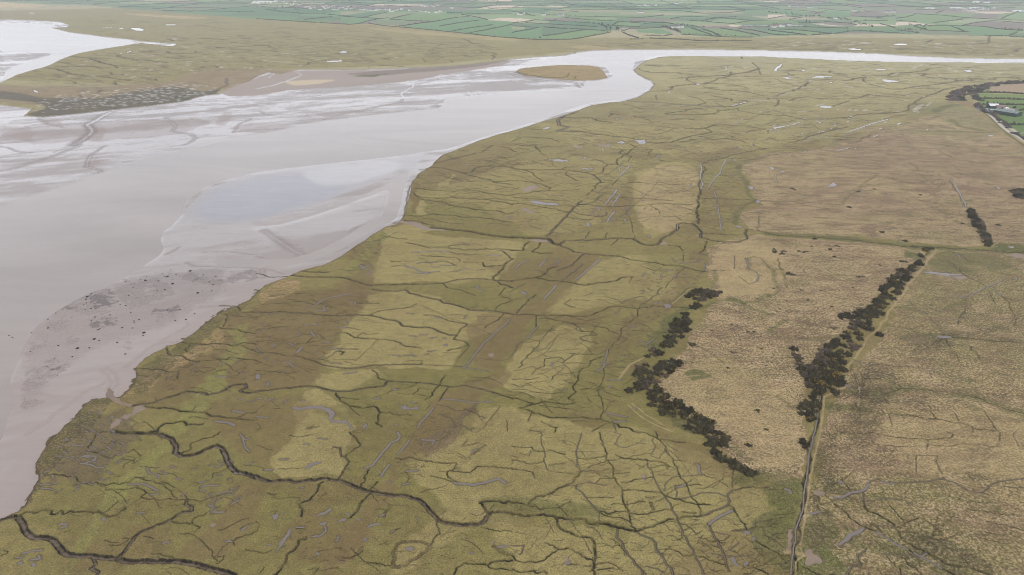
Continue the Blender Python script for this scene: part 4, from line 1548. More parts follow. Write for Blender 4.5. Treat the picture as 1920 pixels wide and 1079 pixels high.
SC = [('480,545;700,545;640,620;590,700;300,735;420,600', 110, 6, 24, .8, 'c', .03), ('480,555;690,545;640,620;600,690;420,720', 60, 3, 10, 1.3, 'w', 0),
      ('70,900;150,770;230,760;260,820;200,900;100,940', 90, 3, 10, 1.3, 'w', .02), ('60,900;150,770;220,770;100,930', 60, 3, 9, .9, 'd', .05),
      ('260,720;420,600;460,620;330,730', 60, 4, 14, .8, 'd', .1), ('280,700;400,620;440,640;340,720', 30, 3, 8, 1, 'w', 0),
      ('200,880;330,840;460,900;470,960;300,960;140,990', 70, 5, 16, .9, 'd', -.1), ('270,880;440,860;480,930;400,980;300,930', 36, 4, 9, 1.2, 'w', -.1),
      ('700,440;960,460;920,530;700,530', 70, 5, 18, .8, 'd', .05), ('650,470;720,430;710,480;640,530', 50, 4, 10, .8, 'c', .15),
      ('700,545;960,600;900,700;600,700', 50, 4, 12, .8, 'd', .1), ('600,745;900,760;820,900;650,900', 60, 5, 14, 1, 'd', 0),
      ('640,900;880,960;900,1079;520,1079;480,930', 90, 6, 18, 1.2, 'd', -.2), ('780,770;940,760;860,900;720,900', 70, 5, 16, 1.3, 'd', -.25),
      ('980,800;1330,850;1480,930;1480,1079;960,1079;930,880', 260, 6, 26, .9, 'd', .02), ('1300,960;1480,980;1480,1079;1240,1079', 90, 5, 22, 1.2, 'd', .05),
      ('1130,960;1480,1000;1480,1079;1080,1079', 60, 8, 30, .7, 'c', .1),
      ('1060,480;1330,470;1290,560;1130,720;1060,600', 200, 5, 22, .75, 'd', .02), ('1250,480;1330,470;1290,560;1230,620;1150,700;1180,560', 110, 2, 5, .8, 'w', 0),
      ('1200,300;1400,300;1395,430;1320,460;1230,440', 170, 6, 26, .8, 'd', .04), ('1180,290;1400,290;1390,420;1200,430', 90, 2, 5, .9, 'w', 0),
      ('1100,350;1190,340;1180,420;1080,440', 50, 2, 6, 1.1, 'w', -.2), ('780,300;960,260;1180,290;1180,350;1060,440;780,400', 150, 6, 24, .9, 'c', .05),
      ('960,245;1200,195;1500,200;1700,170;1820,180;1700,260;1400,300;1180,300', 300, 6, 28, 1.1, 'c', .02), ('1050,230;1500,200;1750,170;1700,260;1400,300;1200,300', 130, 2, 6, 1.3, 'w', 0),
      ('1440,240;1640,195;1600,230;1500,290', 70, 2, 7, 1.3, 'w', -.2), ('1200,120;1560,115;1900,125;1900,150;1700,180;1340,195', 240, 6, 30, 1.5, 'c', .01), ('1450,118;1900,125;1850,160;1500,180', 70, 2, 6, 2.2, 'w', 0),
      ('1440,75;1900,80;1900,104;1440,92', 70, 3, 10, 3.5, 'w', 0), ('1060,80;1900,76;1900,105;1180,88', 160, 6, 26, 3, 'c', .01),
      ('60,130;150,105;240,85;520,60;950,85;900,110;520,125;330,140;240,158;60,158', 380, 4, 20, 2.4, 'c', .03), ('60,140;240,90;520,90;900,100;330,145;240,155', 80, 1.5, 5, 2.4, 'w', 0), ('200,20;480,42;900,75;900,100;520,110;120,60', 90, 6, 30, 2.0, 'c', .02),
      ('975,129;1130,126;1130,146;985,142', 26, 4, 10, 2, 'd', .1), ('80,180;330,155;420,165;340,188;160,205;60,214', 300, 2, 7, 1.2, 'w', .04), ('60,165;330,150;420,160;160,205;0,185', 200, 3, 12, 2.4, 'd', .04),
      ('1400,300;1600,260;1900,280;1900,450;1400,430', 260, 4, 22, .9, 'd', .03), ('1350,470;1700,470;1560,640;1500,860;1300,760;1280,660', 130, 3, 9, .7, 'd', .1),
      ('1750,480;1920,480;1920,1079;1520,1079;1560,760', 330, 6, 30, .55, 'd', .12), ('1750,480;1920,480;1920,700;1650,640', 60, 3, 12, .5, 'c', .2),
      ('1640,880;1920,960;1920,1079;1700,1000', 60, 15, 50, .5, 'd', .4),
      ('300,740;480,560;720,430;960,450;1100,480;1200,700;960,780;600,760', 40, 25, 70, .9, 'c', .04, .18), ('800,320;1060,240;1500,200;1400,300;1190,300;1180,420;800,400', 70, 25, 80, 1.1, 'c', .03),
      ('240,760;880,940;900,1079;60,1079;60,980', 30, 20, 60, .9, 'c', .05, .2), ('960,790;1330,850;1480,940;1480,1079;960,1079', 16, 25, 70, .7, 'c', .05), ('1200,300;1390,300;1390,430;1240,430', 40, 20, 60, .8, 'c', .03), ('980,590;1230,600;1150,760;960,760', 50, 15, 50, .8, 'c', .05)]
for a in SC: scatter(*a)
for k in range(120):      # cattle tracks that fan out from the trampled gateways
    cx, cy_ = r0.choice([(1612, 735)]*3+[(1770, 632), (1535, 925), (1745, 1010)]); a = r0.uniform(0, 6.28); l = r0.uniform(20, 90); p = [(cx, cy_)]
    for q in range(6): a += r0.gauss(0, .25); cx += math.cos(a)*l/6; cy_ += math.sin(a)*l/6*.75; p.append((cx, cy_))
    LINES.append(('d', r0.uniform(.4, .7), p))
pool = np.zeros((NY, NX), np.float32)
def dig(s, m, depth): Z[s] = np.minimum(Z[s], -depth*m + Z[s]*(1-m))
ORDER = {'g': 0, 's': 1, 'd': 2, 'e': 2, 'M': 3, 'm': 4, 'b': 5, 'c': 6, 't': 7, 'w': 8, 'W': 9}
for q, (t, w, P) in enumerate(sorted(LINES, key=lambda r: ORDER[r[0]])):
    straight = len(P) <= 2
    if t == 'W' or t == 'M':
        if len(P) < 3: continue
        r_ = outline(P, .10 if t == 'W' else .16, 0, q)
        if r_ is None or not r_[1].size: continue
        s, m = r_
        if t == 'M': paint(s, m, S(128, 112, 100), (0, .5, .2, 0)); dig(s, m, .25)
        else:
            h = blur(m, 2, 1.2); paint(s, np.clip(h*2, 0, 1), S(84, 72, 50), (0, .3, .5, 0), .7)
            pool[s] = np.maximum(pool[s], m); dig(s, np.minimum(1, m*2), .5); paint(s, m, CRK, (0, .8, 0, 0))
        continue
    if t == 'w':
        if P[0][1] > 450: w *= .75
        r_ = stroke(crinkle(P, .09 if w > 1 else .05, 3, False, q), w, w*2+1.0, .45)
        if r_ is None: continue
        s, c, D = r_
        if np.mean([p_[1] for p_ in P]) < 212 and w < 2.2 and len(P) > 1 and c.sum() < 60: paint(s, np.clip(c*1.25, 0, 1), S(170, 166, 164), (0, 1, 0, 0), .75); continue
        if (est[s]*c).sum() > .5*c.sum(): paint(s, c*est[s], S(176, 172, 172), (0, 1, 0, 0), .8); continue
        paint(s, np.clip(1.6-D/(w*.5+.5), 0, 1), S(74, 64, 42), (None, .2, .5, 0), .6)
        pool[s] = np.maximum(pool[s], c); dig(s, np.minimum(1, c*2.5), .5); paint(s, c, CRK, (0, .8, 0, 0)); continue
    Q = crinkle(P, {'c': .13, 'b': .07, 'm': .1, 'g': .08, 's': .05, 't': .04, 'd': .14, 'e': .16}[t]*(0.35 if straight else 1), 2.2, False, q)
    if t == 'g':
        r_ = stroke(Q, w, w*2.2)
        if r_: s, c, D = r_; n = N3[s]*.5+N12[s]*.5; paint(s, np.clip(1.5-D/(w*.5)*.8+(n-.5)*2.2, 0, 1), LUSH, (.3, 0, 1, .2), .62); Z[s] -= .3*np.clip(1-D/w, 0, 1)
    elif t == 's':
        r_ = stroke(Q, w, w*2)
        if r_: s, c, D = r_; e = est[s]; paint(s, np.clip(1.4-D/(w*.62), 0, 1)*e, S(122, 105, 99), (0, .4, 0, 0), .55); paint(s, np.clip(1-D/(w*.3), 0, 1)*e, S(150, 146, 146), (0, 1, 0, 0), .7); Z[s] -= .25*np.clip(1-D/w, 0, 1)*e
    elif t == 't':
        r_ = stroke(Q, w, w*2)
        if r_: s, c, D = r_; paint(s, c*np.clip(.55+N3[s]*.8, 0, 1), S(154, 136, 102), (.1, 0, .6, 0), .85)
    elif t == 'd':
        r_ = stroke(Q, w, w*2, .38)
        if r_: s, c, D = r_; paint(s, c*np.clip(N3[s]*1.6, 0, 1), S(58, 49, 28), (.2, .1, .8, .2), .8); dig(s, c*(1-est[s]), .25*min(1, w))
    elif t == 'e':
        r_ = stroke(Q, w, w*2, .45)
        if r_: s, c, D = r_; paint(s, c*np.clip(.4+N12[s]*1.1, 0, 1), BANK_SHADE*1.2, (.1, .1, .8, .1), .85); dig(s, c*(1-est[s]), .4*min(1, w))
    elif t == 'm':
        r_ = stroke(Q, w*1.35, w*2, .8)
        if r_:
            s, c, D = r_; paint(s, c, BANK_SHADE*1.4, (.1, .2, .8, .2), .85); dig(s, c, min(.6, w*.25))
            r2 = stroke(Q, w*.62, w*2)
            if r2: paint(r2[0], r2[1], S(112, 98, 88), (0, .6, .1, 0), .7)
    elif t == 'b':
        dep = min(1.9, .45*w)
        r_ = stroke(Q, w*2.2, w*3)
        if r_: s, c, D = r_; paint(s, np.clip(1.5-D/(w*.75), 0, 1), GREEN*.9, (.2, 0, 1, 0), .5)
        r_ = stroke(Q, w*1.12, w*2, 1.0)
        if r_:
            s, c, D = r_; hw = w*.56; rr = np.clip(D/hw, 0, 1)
            paint(s, c, BANK_SHADE, (.05, .2, .6, 0)); dig(s, np.clip((1.05-rr)*3.2, 0, 1)*np.minimum(1, c*1.5), dep)
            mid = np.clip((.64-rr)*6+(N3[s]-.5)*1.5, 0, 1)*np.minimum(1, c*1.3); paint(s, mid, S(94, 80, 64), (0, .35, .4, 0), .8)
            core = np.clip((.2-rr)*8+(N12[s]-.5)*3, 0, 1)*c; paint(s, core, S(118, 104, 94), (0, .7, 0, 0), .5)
            thal = np.clip((.13-np.abs(rr-.42))*9, 0, 1)*c; paint(s, thal*np.clip(N12[s]*2.2-.5, 0, 1), BANK_SHADE, None, .7)
    elif t == 'c':
        sy = mslope(P[0][1])[0]
        r_ = stroke(Q, w*2.4, w*3)
        if r_: s, c, D = r_; paint(s, c, GREEN*.85, (.1, 0, 1, 0), .35)
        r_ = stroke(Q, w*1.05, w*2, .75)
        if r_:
            s, c, D = r_; n = np.clip(.75+(N3[s]-.5)*1.6, .25, 1); paint(s, np.clip(c*1.3, 0, 1)*n, BANK_SHADE*.75, (.05, .1, .6, 0), .95); dig(s, c, min(1.3, .55*w))
mot = (1-est)*(.82+.36*(N40*.3+N12*.4+N3*.3)); COL *= (mot+est)[..., None]; br_ = np.clip((fbm(22, 41, 4, 1.6)-.52)*5, 0, 1)*(1-est)*(1-MIX[..., 0]*.8)*.3; COL += (BROWN*.95-COL)*br_[..., None]
COL *= 1 + (np.array([1.13, 1.115, 1.05], np.float32)-1)*(1-est)[..., None]; COL *= 1+.24*(np.clip((Y-450)/900, 0, 1)*(1-est))[..., None]  # last factor lightens the land with distance, painting in haze
sb = blur(1-est, 9, 6)*est; ll = ((PXg < 500) & (PY[:, None] > 540)).astype(np.float32)
cl = np.clip((sb*1.5 + (N3-.5)*1.1 + (N12-.5)*.9 - .52)*7, 0, 1)*ll*np.clip(sb*6, 0, 1); COL += (S(92, 80, 50)-COL)*cl[..., None]; Z += cl*.5; MIX[..., 1] *= 1-cl; MIX[..., 2] = np.maximum(MIX[..., 2], cl)
AX = fbm(7, 51, 4, 3.2); AX2 = fbm(34, 52, 4, 2.2); u_ = MIX[..., 0]*(1-est)
st = np.clip((AX*.5+AX2*.5-.5)*7, 0, 1)*u_*.5; COL += (S(116, 92, 70)-COL)*st[..., None]
st = np.clip((.46-AX2*.6-N40*.4)*7, 0, 1)*u_*.45; COL += (S(100, 96, 54)-COL)*st[..., None]
st = np.clip((fbm(5, 53, 3, 2.4)-.60)*8, 0, 1)*u_*.5; COL += (S(58, 48, 34)-COL)*st[..., None]
st = np.clip((fbm(9, 54, 3, 2.0)-.58)*8, 0, 1)*u_*.5; COL += (S(178, 152, 118)-COL)*st[..., None]
nl_ = est*np.clip((PY-440)/160, 0, 1)[:, None]; COL += (S(162, 149, 143)-COL)*(nl_*.7*(COL.mean(-1) > .18))[..., None]; MIX[..., 1] -= nl_*.25
# little relief everywhere: levees, hummocks and tussocks
land = 1-esoft
Z += land*((N40-.5)*.35 + (N12-.5)*.18 + (N3-.5)*.12) + (1-land)*((N40-.5)*.18)
Z -= .0*near_w
Z += land*MIX[..., 0]*(fbm(1.1, 9, 2)-.5)*.55
# ---------------------------------------------------------------- the far fields (colours on the ground; hedges are objects, later)
BND = pl('-3000,-14;-400,-2;0,4;90,9;170,11;240,17;350,26;480,36;560,41;620,44;690,45.5;740,48;800,55;860,62;960,71;1040,75;1080,73.5;1110,68;1150,57;1185,61;1250,64;1330,69;1410,71;1440,68;1520,66;1620,63;1700,64;1750,65.5;1900,69;2300,75;3600,95')
bx = np.array([p[0] for p in BND]); by = np.array([p[1] for p in BND])
lim = np.interp(PX, bx, by)[None, :]
fld = (PY[:, None] < lim).astype(np.float32)
FCOL = [S(86, 122, 76), S(74, 112, 78), S(110, 134, 84), S(96, 124, 70), S(124, 132, 92), S(80, 108, 74), S(136, 130, 98), S(112, 101, 92), S(182, 162, 138), S(104, 118, 84)]
FCOL = [(c*.85 + c.mean()*.32)*1.22 for c in FCOL]  # field colours greyed and lifted: distance haze put into the palette
FW = [5, 4, 4, 5, 3, 4, 2, 1.4, .8, 4]
COL += (FCOL[0]-COL)*fld[..., None]; MIX[..., 2] = np.where(fld > 0, .5, MIX[..., 2]); MIX[..., 0] *= (1-fld); MIX[..., 3] *= (1-fld); Z *= (1-fld)
fr = random.Random(21); HEDGES = []
ca, sa = math.cos(math.radians(-9)), math.sin(math.radians(-9))
def uv2xy(u, v): return (u*ca - v*sa, u*sa + v*ca)
def split(quad, depth):
    (a, b, c, d) = quad; lu = math.dist(a, b); lv = math.dist(b, c)
    if (lu < 430 and lv < 330) or depth > 9 or (fr.random() < .08 and lu < 600 and lv < 500):
        P = [pix(*p) for p in quad]
        if max(p[1] for p in P) < 90 and min(p[0] for p in P) < 2500 and max(p[0] for p in P) > -500:
            c_ = fr.choices(FCOL, FW)[0]*fr.uniform(.88, 1.12)
            r_ = inside(P)
            if r_ and r_[1].size: s, m = r_; paint(s, m*fld[s], c_)
        return
    lerp = lambda p, q, t: (p[0]+(q[0]-p[0])*t, p[1]+(q[1]-p[1])*t)
    t1 = fr.uniform(.35, .65); t2 = min(.75, max(.25, t1+fr.gauss(0, .06)))
    if lu/430 > lv/330: e, f = lerp(a, b, t1), lerp(d, c, t2); q1, q2 = (a, e, f, d), (e, b, c, f)
    else: e, f = lerp(a, d, t1), lerp(b, c, t2); q1, q2 = (a, b, f, e), (e, f, c, d)
    HEDGES.append((e, f)); split(q1, depth+1); split(q2, depth+1)
split((uv2xy(-4600, 1500), uv2xy(4300, 1500), uv2xy(4300, 9500), uv2xy(-4600, 9500)), 0)
FT = """
T 640 0 6
F 0 0,190;250,196;450,215;300,240;200,270;0,272
F 1 0,180;330,135;520,140;400,165;250,200;0,186
F 9 350,240;540,225;900,242;650,300;450,287
F 0 650,300;1050,245;1300,200;1450,192;1600,218;1640,235;1918,248;1918,430;1300,368;900,326
F 3 545,215;800,162;1350,165;1290,200;1050,243;900,240
F 8 1650,226;1800,202;1918,205;1918,242
F 6 0,135;330,132;0,178
F 8 1500,92;1700,70;1918,55;1918,92;1700,108
F 8 1400,8;1918,-4;1918,20;1600,16
F 1 300,270;430,290;600,310;560,318;260,285
T 960 0 8
F 8 0,276;120,278;310,297;120,328;0,330
F 0 0,495;340,435;450,410;440,545;900,480;900,592;400,597;0,572
F 3 450,545;1100,452;1480,482;1350,513;1050,568;900,592;460,592
F 5 0,345;450,362;900,382;1290,408;1300,450;1100,448;480,408;0,390
F 7 480,275;820,265;1130,300;1000,315;800,322;480,300
F 7 1080,606;1200,545;1480,486;1650,482;1760,535;1918,580;1918,612
F 8 480,85;600,82;820,95;700,110;520,100
F 2 1250,270;1500,262;1600,290;1480,305;1300,300
F 3 1500,385;1620,335;1918,352;1918,400
F 8 0,80;190,98;100,112;0,120
T 1180 0 7.385
F 7 0,505;200,492;480,500;700,500;1200,520;1700,535;1740,555;1700,570;1000,568;300,550;0,550
F 6 880,345;1200,332;1480,345;1300,366;1000,372
F 2 1130,296;1270,266;1500,275;1690,295;1450,326;1240,318
F 7 0,256;400,256;840,288;500,300;200,300;0,290
F 3 730,400;860,396;1140,488;900,488;720,478
F 0 870,396;1010,404;1220,508;1150,492
F 3 1010,402;1260,400;1780,495;1450,516;1230,504
F 0 80,410;440,400;600,462;480,492;150,470
F 8 1400,345;1560,352;1500,372;1350,368
F 8 1700,520;1918,505;1918,525;1760,535
F 8 1650,2;1918,14;1918,28;1800,18
T 1440 0 8
F 3 170,442;500,462;700,482;950,510;640,532;560,528
F 0 0,462;200,484;540,530;0,510
F 7 1060,512;1250,478;1600,490;1918,512;1400,522
F 2 1120,268;1300,250;1620,280;1560,318;1300,322
F 2 1330,330;1918,322;1918,372;1350,362
F 8 0,545;400,540;600,538;620,552;200,558;0,556
F 7 810,335;1200,350;1330,380;1250,400;860,372
F 8 0,218;260,222;270,240;0,275
F 8 0,10;240,12;300,22;200,42;0,36
F 7 300,0;960,0;900,30;700,60;560,90;300,80;100,50
F 0 760,230;950,165;1240,180;1240,240;1100,262;860,255
T 1680 0 8
F 7 1000,386;1200,345;1420,322;1918,352;1918,440;1560,438;1300,402
F 7 1100,242;1250,205;1550,212;1500,282;1200,265
F 2 1570,290;1700,235;1918,195;1918,300
F 3 280,225;640,235;1000,268;800,320;580,345;350,325;60,290
F 0 840,405;1000,395;1500,430;1560,455;1800,472;1720,545;1170,530;1130,490;1020,475
F 3 330,405;520,392;830,400;1010,474;760,465;480,460
F 8 0,338;100,330;300,345;600,378;200,382;0,376
"""
ox = 0
for ln in FT.strip().split('\n'):
    t = ln.split()
    if t[0] == 'T': fx_, fy_, fs_ = float(t[1]), float(t[2]), float(t[3]); continue
    P = [(fx_+a/fs_, fy_+b/fs_) for a, b in pl(t[-1])]
    r_ = inside(P)
    if r_ and r_[1].size: s, m = r_; paint(s, m*fld[s], FCOL[int(t[1])]*(1.05 if t[1] in '03' else 1))
# the farm fields on the right, inside the old sea bank
for s, c in [('1822,178;1828,165;1850,160;1900,153;1960,150;4400,150;4400,178;1960,178;1925,176;1850,173', S(160, 140, 116)), ('1828,172;1856,163;1856,171;1840,175', S(120, 124, 78)), ('1828,175;1925,178;4400,186;4400,190;1925,187.5;1835,185', S(116, 132, 78)), ('1832,186;1925,188;4400,192;4400,200;1925,197.5;1838,195', S(108, 128, 74)),
             ('1836,196;1925,198;4400,204;4400,300;1990,300;1925,262;1905,250;1884,236;1860,214;1845,204', S(98, 120, 68)), ('1862,203;1905,203;1910,213;1885,217;1866,215', S(128, 118, 112)),
             ('1840,200;1852,213;1888,237;1925,262;1925,270;1900,252;1860,225;1838,205', S(116, 118, 70)), ('1884,234;1898,240;1912,250;1900,251', S(176, 164, 150)), ('1778,178;1800,186;1820,190;1842,205;1830,205;1800,195;1775,190', S(140, 122, 92))]:
    r_ = outline(pl(s), .02, 0, 2)
    if r_: paint(r_[0], r_[1], c, (0, 0, .6, 0)); Z[r_[0]] *= 1-r_[1]
for s, w, c in [('1852,213;1862,221;1880,238;1892,248;1904,254;1925,268;1970,300', 5, S(186, 176, 168)), ('1904,254;1915,250;1925,247', 3, S(150, 142, 132)), ('1826,198;1840,206;1856,221;1875,240;1895,256;1925,277', 2.5, S(88, 88, 44))]:
    r_ = stroke(pl(s), w); paint(r_[0], r_[1], c, (0, 0, .3, 0))

# ---------------------------------------------------------------- ground mesh
def grid_mesh(name, mask=None, zz=None, stride=1, need=.01):
    js = np.arange(0, NY, stride); is_ = np.arange(0, NX, stride); ny, nx = len(js), len(is_)
    x = X[js][:, is_]; y = Y[js][:, is_]; z = zz[js][:, is_] if zz.ndim == 2 else np.full((ny, nx), zz, np.float32)
    V = np.stack([x, y, z], -1).reshape(-1, 3)
    idx = np.arange(ny*nx).reshape(ny, nx)
    Q = np.stack([idx[:-1, :-1], idx[1:, :-1], idx[1:, 1:], idx[:-1, 1:]], -1).reshape(-1, 4)
    keep = None
    if mask is not None:
        m = mask[js][:, is_]; mf = m.astype(np.float32); k = ((mf[:-1, :-1] + mf[1:, :-1] + mf[1:, 1:] + mf[:-1, 1:]) > need).ravel(); Q = Q[k]
        keep, Q = np.unique(Q.ravel(), return_inverse=True); Q = Q.reshape(-1, 4); V = V[keep]
    return V, Q
def mat(name, nodes=True):
    m = bpy.data.materials.new(name); m.use_nodes = True; n = m.node_tree
    return m, n, n.nodes['Principled BSDF']
class NT:
    def __init__(s, n): s.n = n
    def __call__(s, kind, **kw):
        d = s.n.nodes.new(kind)
        for k, v in kw.items():
            if k.startswith('_'): setattr(d, k[1:], v)
            else: 
                key = int(k[1:]) if k[0] == 'i' and k[1:].isdigit() else k.replace('__', ' ')
                if hasattr(v, 'is_output'): s.n.links.new(v, d.inputs[key])
                else: d.inputs[key].default_value = v
        return d
gm, gn, gb = mat('ground_surface'); n = NT(gn)
ac = n('ShaderNodeAttribute', _attribute_name='Col'); am = n('ShaderNodeAttribute', _attribute_name='Mix')
sep = n('ShaderNodeSeparateColor', i0=am.outputs['Color'])
TUS, WET, GRN, FLK = sep.outputs[0], sep.outputs[1], sep.outputs[2], am.outputs['Alpha']
geo = n('ShaderNodeNewGeometry'); pos = geo.outputs['Position']
def noise(scale, det=3, rough=.55, dist=0, vec=None): return n('ShaderNodeTexNoise', Vector=vec or pos, Scale=scale, Detail=det, Roughness=rough, Distortion=dist)
def mr(v, a, b, c, d, clamp=True): return n('ShaderNodeMapRange', _clamp=clamp, Value=v, **{'From__Min': a, 'From__Max': b, 'To__Min': c, 'To__Max': d}).outputs[0]
def mul(a, b, op='MULTIPLY'):
    return n('ShaderNodeMath', _operation=op, i0=a, i1=b).outputs[0]
def mixc(f, a, b, mode='MIX'):
    return n('ShaderNodeMixRGB', _blend_type=mode, Fac=f, Color1=a, Color2=b).outputs[0]
fine = noise(1.5, 4, .65).outputs[0]; midn = noise(.22, 4, .6).outputs[0]; big = noise(.02, 5, .6).outputs[0]
c0 = ac.outputs['Color']
gray = lambda v: n('ShaderNodeCombineColor', i0=v, i1=v, i2=v).outputs[0]
# sward grain
gr = mr(fine, .3, .7, .62, 1.38); c1 = mixc(GRN, c0, mixc(1.0, c0, gray(gr), 'MULTIPLY'))
gr2 = mr(midn, .3, .7, .84, 1.16); c1 = mixc(GRN, c1, mixc(1.0, c1, gray(gr2), 'MULTIPLY'))
# straw tussocks: pale heads, dark gaps, reddish dead patches
t1 = noise(.75, 3, .7, .4).outputs[0]; t2 = noise(.33, 2, .6).outputs[0]
headm = mul(mr(t1, .52, .59, 0, 1), TUS); gapm = mul(mr(t1, .48, .41, 0, 1), TUS)
c2 = mixc(mul(headm, .5), c1, (.62, .50, .33, 1)); c2 = mixc(mul(gapm, .68), c2, (.06, .055, .025, 1))
rp = mul(mr(noise(.045, 6, .78, 1.2, n('ShaderNodeMapping', Vector=pos, Scale=(.6, 1.3, 1)).outputs[0]).outputs[0], .49, .62, 0, .55), TUS); c2 = mixc(rp, c2, (.155, .088, .06, 1))
gp = mul(mr(noise(.05, 5, .7, .6, None).outputs[0], .44, .33, 0, .55), TUS); c2 = mixc(gp, c2, (.105, .105, .035, 1))
# dark flecks
fm = mul(mr(noise(1.1, 2, .6).outputs[0], .5, .6, 0, .85), FLK); c3 = mixc(fm, c2, (.028, .026, .018, 1))
# tide-wet silt: faint ripple bands
wv = n('ShaderNodeMapping', Vector=pos, Rotation=(0, 0, .5), Scale=(.03, .16, 1)).outputs[0]
rip = noise(1, 6, .7, .8, wv).outputs[0]
c4 = mixc(mul(WET, .8), c3, mixc(1.0, c3, gray(mr(rip, .3, .7, .86, 1.12)), 'MULTIPLY'))
gn.links.new(c4, gb.inputs['Base Color'])
rgh = mul(mr(WET, .1, 1, .95, .16), mr(rip, .3, .7, -.06, .06), 'ADD'); gn.links.new(rgh, gb.inputs['Roughness'])
gn.links.new(mr(WET, 0, 1, .15, .5), gb.inputs['Specular IOR Level'])
bmp = n('ShaderNodeBump', Distance=.5, Height=mul(mul(fine, midn, 'ADD'), mul(GRN, TUS, 'ADD')), Strength=.6)
gn.links.new(bmp.outputs[0], gb.inputs['Normal'])
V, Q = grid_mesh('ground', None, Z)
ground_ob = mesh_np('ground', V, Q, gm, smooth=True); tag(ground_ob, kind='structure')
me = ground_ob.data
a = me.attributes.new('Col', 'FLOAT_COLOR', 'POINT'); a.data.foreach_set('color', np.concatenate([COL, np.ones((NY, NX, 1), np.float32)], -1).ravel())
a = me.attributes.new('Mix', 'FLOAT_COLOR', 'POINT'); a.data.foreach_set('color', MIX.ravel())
del V, Q
wm, wn, wb = mat('tidal_water'); n = NT(wn)
wb.inputs['Roughness'].default_value = .16; wb.inputs['IOR'].default_value = 1.33
pos = n('ShaderNodeNewGeometry').outputs['Position']
mpv = n('ShaderNodeMapping', Vector=pos, Rotation=(0, 0, .45), Scale=(.003, .009, 1)).outputs[0]
band = n('ShaderNodeTexNoise', Vector=mpv, Scale=1.0, Detail=5, Roughness=.6, Distortion=1.2).outputs[0]
wn.links.new(n('ShaderNodeMixRGB', Fac=n('ShaderNodeMapRange', Value=band, **{'From__Min': .35, 'From__Max': .65}).outputs[0], Color1=(*S(147, 138, 133), 1), Color2=(*S(162, 152, 147), 1)).outputs[0], wb.inputs['Base Color'])
wv_ = n('ShaderNodeTexNoise', Vector=pos, Scale=.55, Detail=4, Roughness=.6)
wn.links.new(n('ShaderNodeBump', Distance=.16, Strength=.6, Height=wv_.outputs[0]).outputs[0], wb.inputs['Normal'])
V, Q = grid_mesh('river', blur(wat, 4, 2) > .01, np.float32(-1.75) + 0*Z, 2)
tag(mesh_np('river_water', V, Q, wm), kind='structure')
pm, pn, pb = mat('pool_water'); pb.inputs['Base Color'].default_value = (*S(122, 113, 109), 1); pb.inputs['Roughness'].default_value = .08; pb.inputs['IOR'].default_value = 1.33
V, Q = grid_mesh('pools', pool, (land*((N40-.5)*.35) - .13).astype(np.float32), 1, 1.3)
tag(mesh_np('pool_water', V, Q, pm), kind='structure')
# ---------------------------------------------------------------- plants: gorse, hedges, trees
def gz(x, y):          # ground height near a point
    px, py = pix(x, y); i = min(NX-1, np.searchsorted(PX, px)); j = min(NY-1, np.searchsorted(PY, py)); return float(Z[j, i])
def leafmat(name, c, var=.35, rough=.85, scale=.6):
    m, t, b = mat(name); n_ = NT(t); b.inputs['Roughness'].default_value = rough; b.inputs['Specular IOR Level'].default_value = .12
    p = n_('ShaderNodeNewGeometry').outputs['Position']; oi = n_('ShaderNodeObjectInfo').outputs['Random']
    f = n_('ShaderNodeTexNoise', Vector=p, Scale=scale, Detail=3, Roughness=.7).outputs[0]
    lo = tuple(v*(1-var) for v in c); hi = tuple(v*(1+var*1.3) for v in c)
    k = n_('ShaderNodeMath', _operation='ADD', i0=f, i1=n_('ShaderNodeMath', _operation='MULTIPLY', i0=oi, i1=.25).outputs[0]).outputs[0]
    t.links.new(n_('ShaderNodeMixRGB', Fac=n_('ShaderNodeMapRange', Value=k, **{'From__Min': .38, 'From__Max': .82}).outputs[0], Color1=(*lo, 1), Color2=(*hi, 1)).outputs[0], b.inputs['Base Color']); return m
M_GORSE = leafmat('gorse_leaf', (.060, .051, .025), .6); M_FLOWER = leafmat('gorse_flower', (.42, .27, .02), .3); M_DEAD = leafmat('dead_twig', (.12, .09, .065))
M_HEDGE = leafmat('hedge_leaf', (.075, .078, .062)); M_SCRUB = leafmat('scrub_twig', (.15, .12, .105)); M_TWIG = leafmat('bare_twig', (.095, .085, .078)); M_CONE = leafmat('conifer_leaf', (.020, .040, .032)); M_BARK = leafmat('bark', (.09, .075, .06))
def lumpy(V0, F0, r, amp, sq=1.0, seed=0):
    rr = np.random.default_rng(seed); V_ = V0*(1+rr.normal(0, amp, (len(V0), 1))); V_ = V_*np.array([r, r, r*sq]); return V_, F0
_b = bmesh.new(); bmesh.ops.create_icosphere(_b, subdivisions=2, radius=1); _b.verts.ensure_lookup_table()
ICO_V = np.array([v.co[:] for v in _b.verts]); ICO_F = np.array([[v.index for v in f.verts] for f in _b.faces]); _b.free()
_b = bmesh.new(); bmesh.ops.create_icosphere(_b, subdivisions=1, radius=1); _b.verts.ensure_lookup_table()
ICO1_V = np.array([v.co[:] for v in _b.verts]); ICO1_F = np.array([[v.index for v in f.verts] for f in _b.faces]); _b.free()
def sprigs(C, size, rg, up=.3):
    """little triangles (leaf tufts) at points C, random attitude"""
    n_ = len(C); d = rg.normal(0, 1, (n_, 3)); d[:, 2] += up; d /= np.linalg.norm(d, axis=1)[:, None]
    e = np.cross(d, rg.normal(0, 1, (n_, 3))); e /= np.linalg.norm(e, axis=1)[:, None]+1e-9
    s = size*rg.uniform(.6, 1.4, (n_, 1))
    V_ = np.stack([C-e*s*.5, C+e*s*.5, C+d*s*1.2], 1).reshape(-1, 3); return V_, np.arange(n_*3).reshape(-1, 3)
